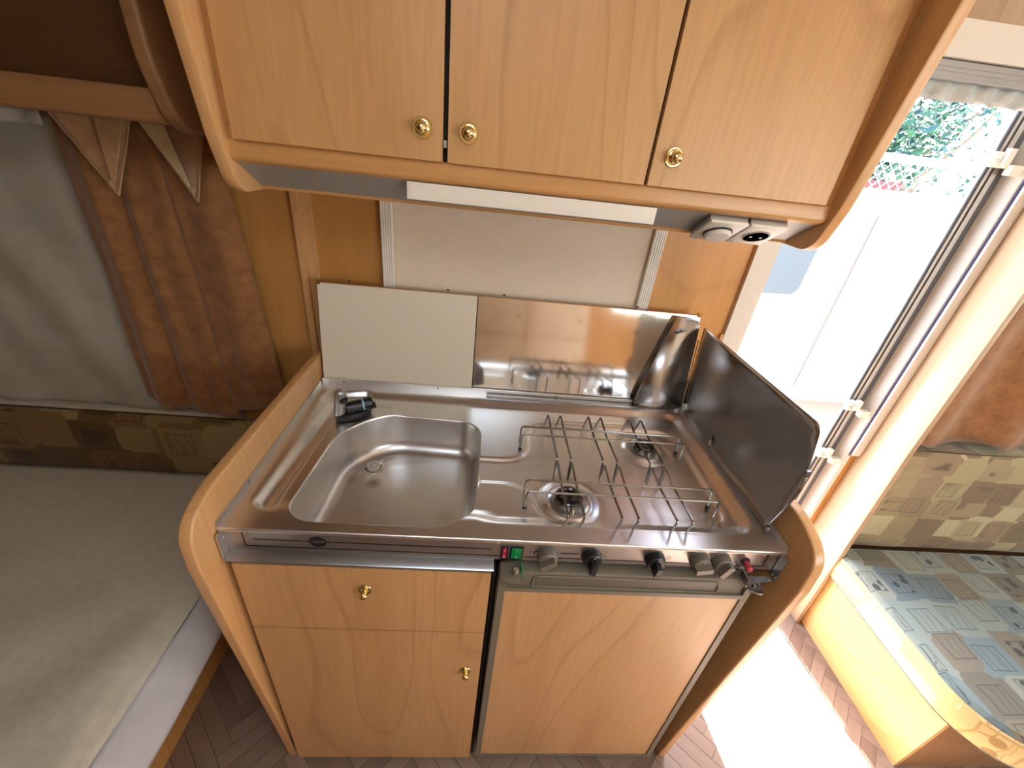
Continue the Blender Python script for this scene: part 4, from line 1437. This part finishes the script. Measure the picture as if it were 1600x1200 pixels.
# slanted left edge: a little proud at mid height
c0 = Vector((2.4, 0.2))
b = B()
rings = []
N = None
prof = [(0.0, CZ0), (-0.004, CZ0 + 0.004), (-0.010, CZ0 + 0.05), (-0.006, CZ1 - 0.012), (0.004, CZ1 - 0.003), (0.016, CZ1)]
cnt = sum((Vector(p) for p in outl), Vector((0, 0))) / len(outl)
dense = []
for i, p in enumerate(outl):
    a, c = Vector(p), Vector(outl[(i + 1) % len(outl)])
    k = max(1, int((c - a).length / 0.03))
    for j in range(k):
        dense.append(a.lerp(c, j / k))
nd = len(dense)
for d, z in prof:
    rg = []
    for i, p in enumerate(dense):
        t_ = (dense[(i + 1) % nd] - dense[i - 1]).normalized()
        nn_ = Vector((t_.y, -t_.x))
        if nn_.dot(p - cnt) < 0:
            nn_ = -nn_
        q = p - nn_ * d
        rg.append(b.bm.verts.new((q.x, q.y, z + 0.002 * noise.noise((q.x * 6, q.y * 6, z)))))
    rings.append(rg)
for k_, (a, c) in enumerate(zip(rings, rings[1:])):
    for i in range(nd):
        f = b.bm.faces.new((a[i], a[(i + 1) % nd], c[(i + 1) % nd], c[i]))
        f.material_index = 1 if k_ < 3 else 0
top = rings[-1]
for t in (0.15, 0.4, 0.7):
    rg = []
    for i in range(nd):
        co = rings[-1][i].co if t == 0.15 else None
        p = top[i].co
        q = Vector((p.x + (c0.x - p.x) * t, p.y + (0.15 - p.y) * t, CZ1 + 0.006 * math.sin(t * 1.5)))
        rg.append(b.bm.verts.new((q.x, q.y, q.z + 0.002 * noise.noise((q.x * 7, q.y * 7, 0)))))
    prevr = rings[-1]
    for i in range(nd):
        b.bm.faces.new((prevr[i], prevr[(i + 1) % nd], rg[(i + 1) % nd], rg[i]))
    rings.append(rg)
b.bm.faces.new(rings[-1])
b.bm.faces.new(rings[0][::-1])
bmesh.ops.recalc_face_normals(b.bm, faces=b.bm.faces)
b.build('cushion_cover', [FAB_SEAT, FAB_SIDE], sc, angle=60)
b = B()
for z, dd_ in ((CZ1 - 0.002, 0.006), (CZ0 + 0.004, -0.004)):
    tp = []
    for i, p in enumerate(dense):
        t_ = (dense[(i + 1) % nd] - dense[i - 1]).normalized()
        nn_ = Vector((t_.y, -t_.x))
        if nn_.dot(p - cnt) < 0:
            nn_ = -nn_
        q = p - nn_ * dd_
        tp.append((q.x, q.y, z))
    tp.append(tp[0])
    b.tube(tp, 0.0018, 6)
b.build('piping', FAB_SEAT, sc)

bc = thing('backrest_cushion', 'gathered beige patterned backrest cushion against the wall beside the partition', 'cushion', (2.3, 0.5, 0.372))
b = B()
b.grid(pad(1.694, 3.2, 0.456, 0.55, 0.366, 0.785, 0.009, seed=3, wr=0.009), 200, 70)
b.box(1.70, 3.2, 0.484, 0.556, 0.370, 0.780, 0.015)
b.build('cushion_cover', FAB_BACK, bc, angle=75)

cr = thing('lounge_curtain', 'rust suede curtain with wavy hem over the lounge backrest', 'curtain', (2.3, 0.53, 0.78))


def lc(u, v):
    x = 1.70 + 0.62 * u + 0.10 * (1 - v) * u
    ph = u * 17 + 0.5 * v
    y = 0.500 - 0.020 * math.sin(ph) + 0.003 * noise.noise((u * 9, v * 5, 0))
    zb_ = 0.795 + 0.012 * math.sin(ph + 1.2) + 0.035 * u * u
    return Vector((x, y, zb_ + (1.55 - zb_) * v))


B().grid(lc, 110, 24).build('cloth', SUEDE, cr, angle=80, thick=0.0025)
B().tube([(1.69, 0.505, 1.552), (2.9, 0.505, 1.552)], 0.006, 10).build('curtain_rail', WHITEP, cr)

# ================================================================== OUTSIDE
GZ = -0.45
B().box(-14, 22, YW + 0.3, 26, GZ - 0.1, GZ).build('ground', GRAVEL, kind='structure', loc=(4, 8, GZ))

van = thing('white_van', 'white van parked outside the doorway with blue tinted side window', 'van', (4.0, 3.3, GZ))
body = rpoly([(1.7, GZ + 0.25), (5.1, GZ + 0.25), (5.1, 1.20), (4.7, 1.455), (1.7, 1.455)], [0.05, 0.1, 0.1, 0.1, 0.15], 5)
B().prism(body, 'y', 2.5, 4.2, 0.04, 3).build('body', VANW, van)
wp = rpoly([(2.10, 0.66), (2.74, 0.68), (2.76, 1.24), (2.12, 1.24)], 0.09, 7)
vw = B().prism(wp, 'y', 2.478, 2.49, 0.003, 1).build('window_seal', plain('pale blue seal', srgb(170, 205, 220), 0.4), van)
wp2 = rpoly([(2.14, 0.70), (2.705, 0.715), (2.72, 1.20), (2.16, 1.20)], 0.07, 7)
B().prism(wp2, 'y', 2.470, 2.477, 0.002, 1).build('glass', VANGL, vw)
B().box(3.052, 3.058, 2.495, 2.499, GZ + 0.4, 1.30).build('door_seam', plain('grey seam', srgb(60, 60, 66), 0.6), van)
b = B().tube([(3.22, 2.495, 1.27), (3.24, 2.465, 1.27), (3.42, 2.465, 1.265), (3.44, 2.495, 1.265)], 0.008, 8, 0.01)
b.build('door_handle', plain('grey handle', srgb(120, 150, 165), 0.4), van)
B().box(3.085, 3.11, 2.494, 2.499, 0.40, 0.68).build('blue_stripe', plain('blue stripe', srgb(120, 165, 205), 0.5), van)
for x in (2.3, 4.55):
    wv = B().lathe([(0.30, 0), (0.32, 0.03), (0.32, 0.17), (0.30, 0.2)], (x, 2.52, GZ + 0.32), (0, 1, 0), 32).build('wheel', RUBBER, van)
    B().lathe([(0.19, -0.005), (0.18, -0.015), (0.05, -0.02)], (x, 2.52, GZ + 0.32), (0, 1, 0), 24).build('hub_cap', SILVERP, wv)

fence = thing('chain_link_fence', 'galvanised chain link fence with white posts beyond the van', 'fence', (6.0, 5.6, GZ))
b = B()
fx0, fx1, fz0, fz1, fy = 3.6, 9.0, 0.9, 1.80, 5.6
p = 0.13
kk = np.arange(fx0 - (fz1 - fz0), fx1, p)
for x in kk:
    for s_ in (1, -1):
        xs, xe = (x, x + (fz1 - fz0)) if s_ > 0 else (x + (fz1 - fz0), x)
        pa_, pb_ = Vector((xs, fy + 0.004 * s_, fz0)), Vector((xe, fy + 0.004 * s_, fz1))
        b.tube([pa_, pb_], 0.006, 4)
b.build('wire_mesh', GALV, fence, kind='stuff')
for x in (4.3, 6.55, 8.6):
    B().lathe([(0.035, 0), (0.035, 2.45), (0.02, 2.48)], (x, fy + 0.06, GZ), (0, 0, 1), 14).build('post', VANW, fence)
for xa, xb, zt in ((5.9, 6.55, 1.75), (7.1, 6.55, 1.75), (6.2, 6.55, 1.7)):
    B().tube([(xa, fy + 0.02, 0.9), (xb, fy + 0.02, zt)], 0.035, 8).build('brace', VANW, fence)
B().tube([(fx0, fy + 0.02, 1.83), (fx1, fy + 0.02, 1.83)], 0.05, 8).build('top_rail', VANW, fence)
B().tube([(6.55, fy + 0.02, 1.80), (6.9, fy + 0.02, 2.35), (6.45, fy + 0.02, 2.9)], [0.05, 0.055, 0.06], 8).build('bent_pipe', VANW, fence)
B().box(4.6, 6.3, 6.0, 6.1, GZ, 1.56, 0.01).build('red_board_stack', DKRED, label='dark red board standing behind the chain link fence', category='board')


def tree(x, y, h, cr_, label, n, mi, seed, zc):
    rnd = random.Random(seed)
    t = thing('tree', label, 'tree', (x, y, GZ), 'trees beyond the fence')
    b = B()
    b.tube([(x, y, GZ), (x + 0.1, y, GZ + h * 0.35), (x - 0.05, y, GZ + h * 0.75)], [0.14, 0.10, 0.04], 8)
    b.build('trunk', BARK, t)
    for k in range(5):
        a = rnd.uniform(0, 6.28)
        p0 = Vector((x, y, GZ + h * rnd.uniform(0.3, 0.6)))
        b = B().tube([p0, p0 + Vector((math.cos(a) * cr_ * 0.5, math.sin(a) * cr_ * 0.4, h * 0.2)), p0 + Vector((math.cos(a) * cr_ * 0.8, math.sin(a) * cr_ * 0.6, h * 0.38))], [0.05, 0.035, 0.012], 6)
        b.build('branch', BARK, t)
    b = B()
    for k in range(n):
        d = Vector((rnd.gauss(0, 1), rnd.gauss(0, 1), rnd.gauss(0, 1))).normalized() * (rnd.random() ** 0.4)
        c = Vector((x + d.x * cr_, y + d.y * cr_ * 0.8, zc + d.z * cr_ * 0.9))
        if noise.noise(c * 1.6) < -0.25:
            continue
        s = rnd.uniform(0.05, 0.11)
        u = Vector((rnd.gauss(0, 1), rnd.gauss(0, 1), rnd.gauss(0, 1))).normalized()
        v_ = u.orthogonal().normalized()
        wv_ = u.cross(v_) * 0.12
        q = [c - u * s, c + v_ * s * 0.45 + wv_ * s, c + u * s, c - v_ * s * 0.45 + wv_ * s]
        f = b.bm.faces.new([b.bm.verts.new(pp) for pp in q])
        f.material_index = rnd.randrange(3)
    b.build('foliage', LEAF, t, kind='stuff')


tree(6.5, 8.2, 5.0, 1.9, 'leafy green tree directly behind the chain link fence', 11000, 0, 3, 2.6)
tree(10.6, 10.6, 5.5, 2.1, 'leafy green tree farther right and behind the fence', 4200, 1, 4, 2.8)
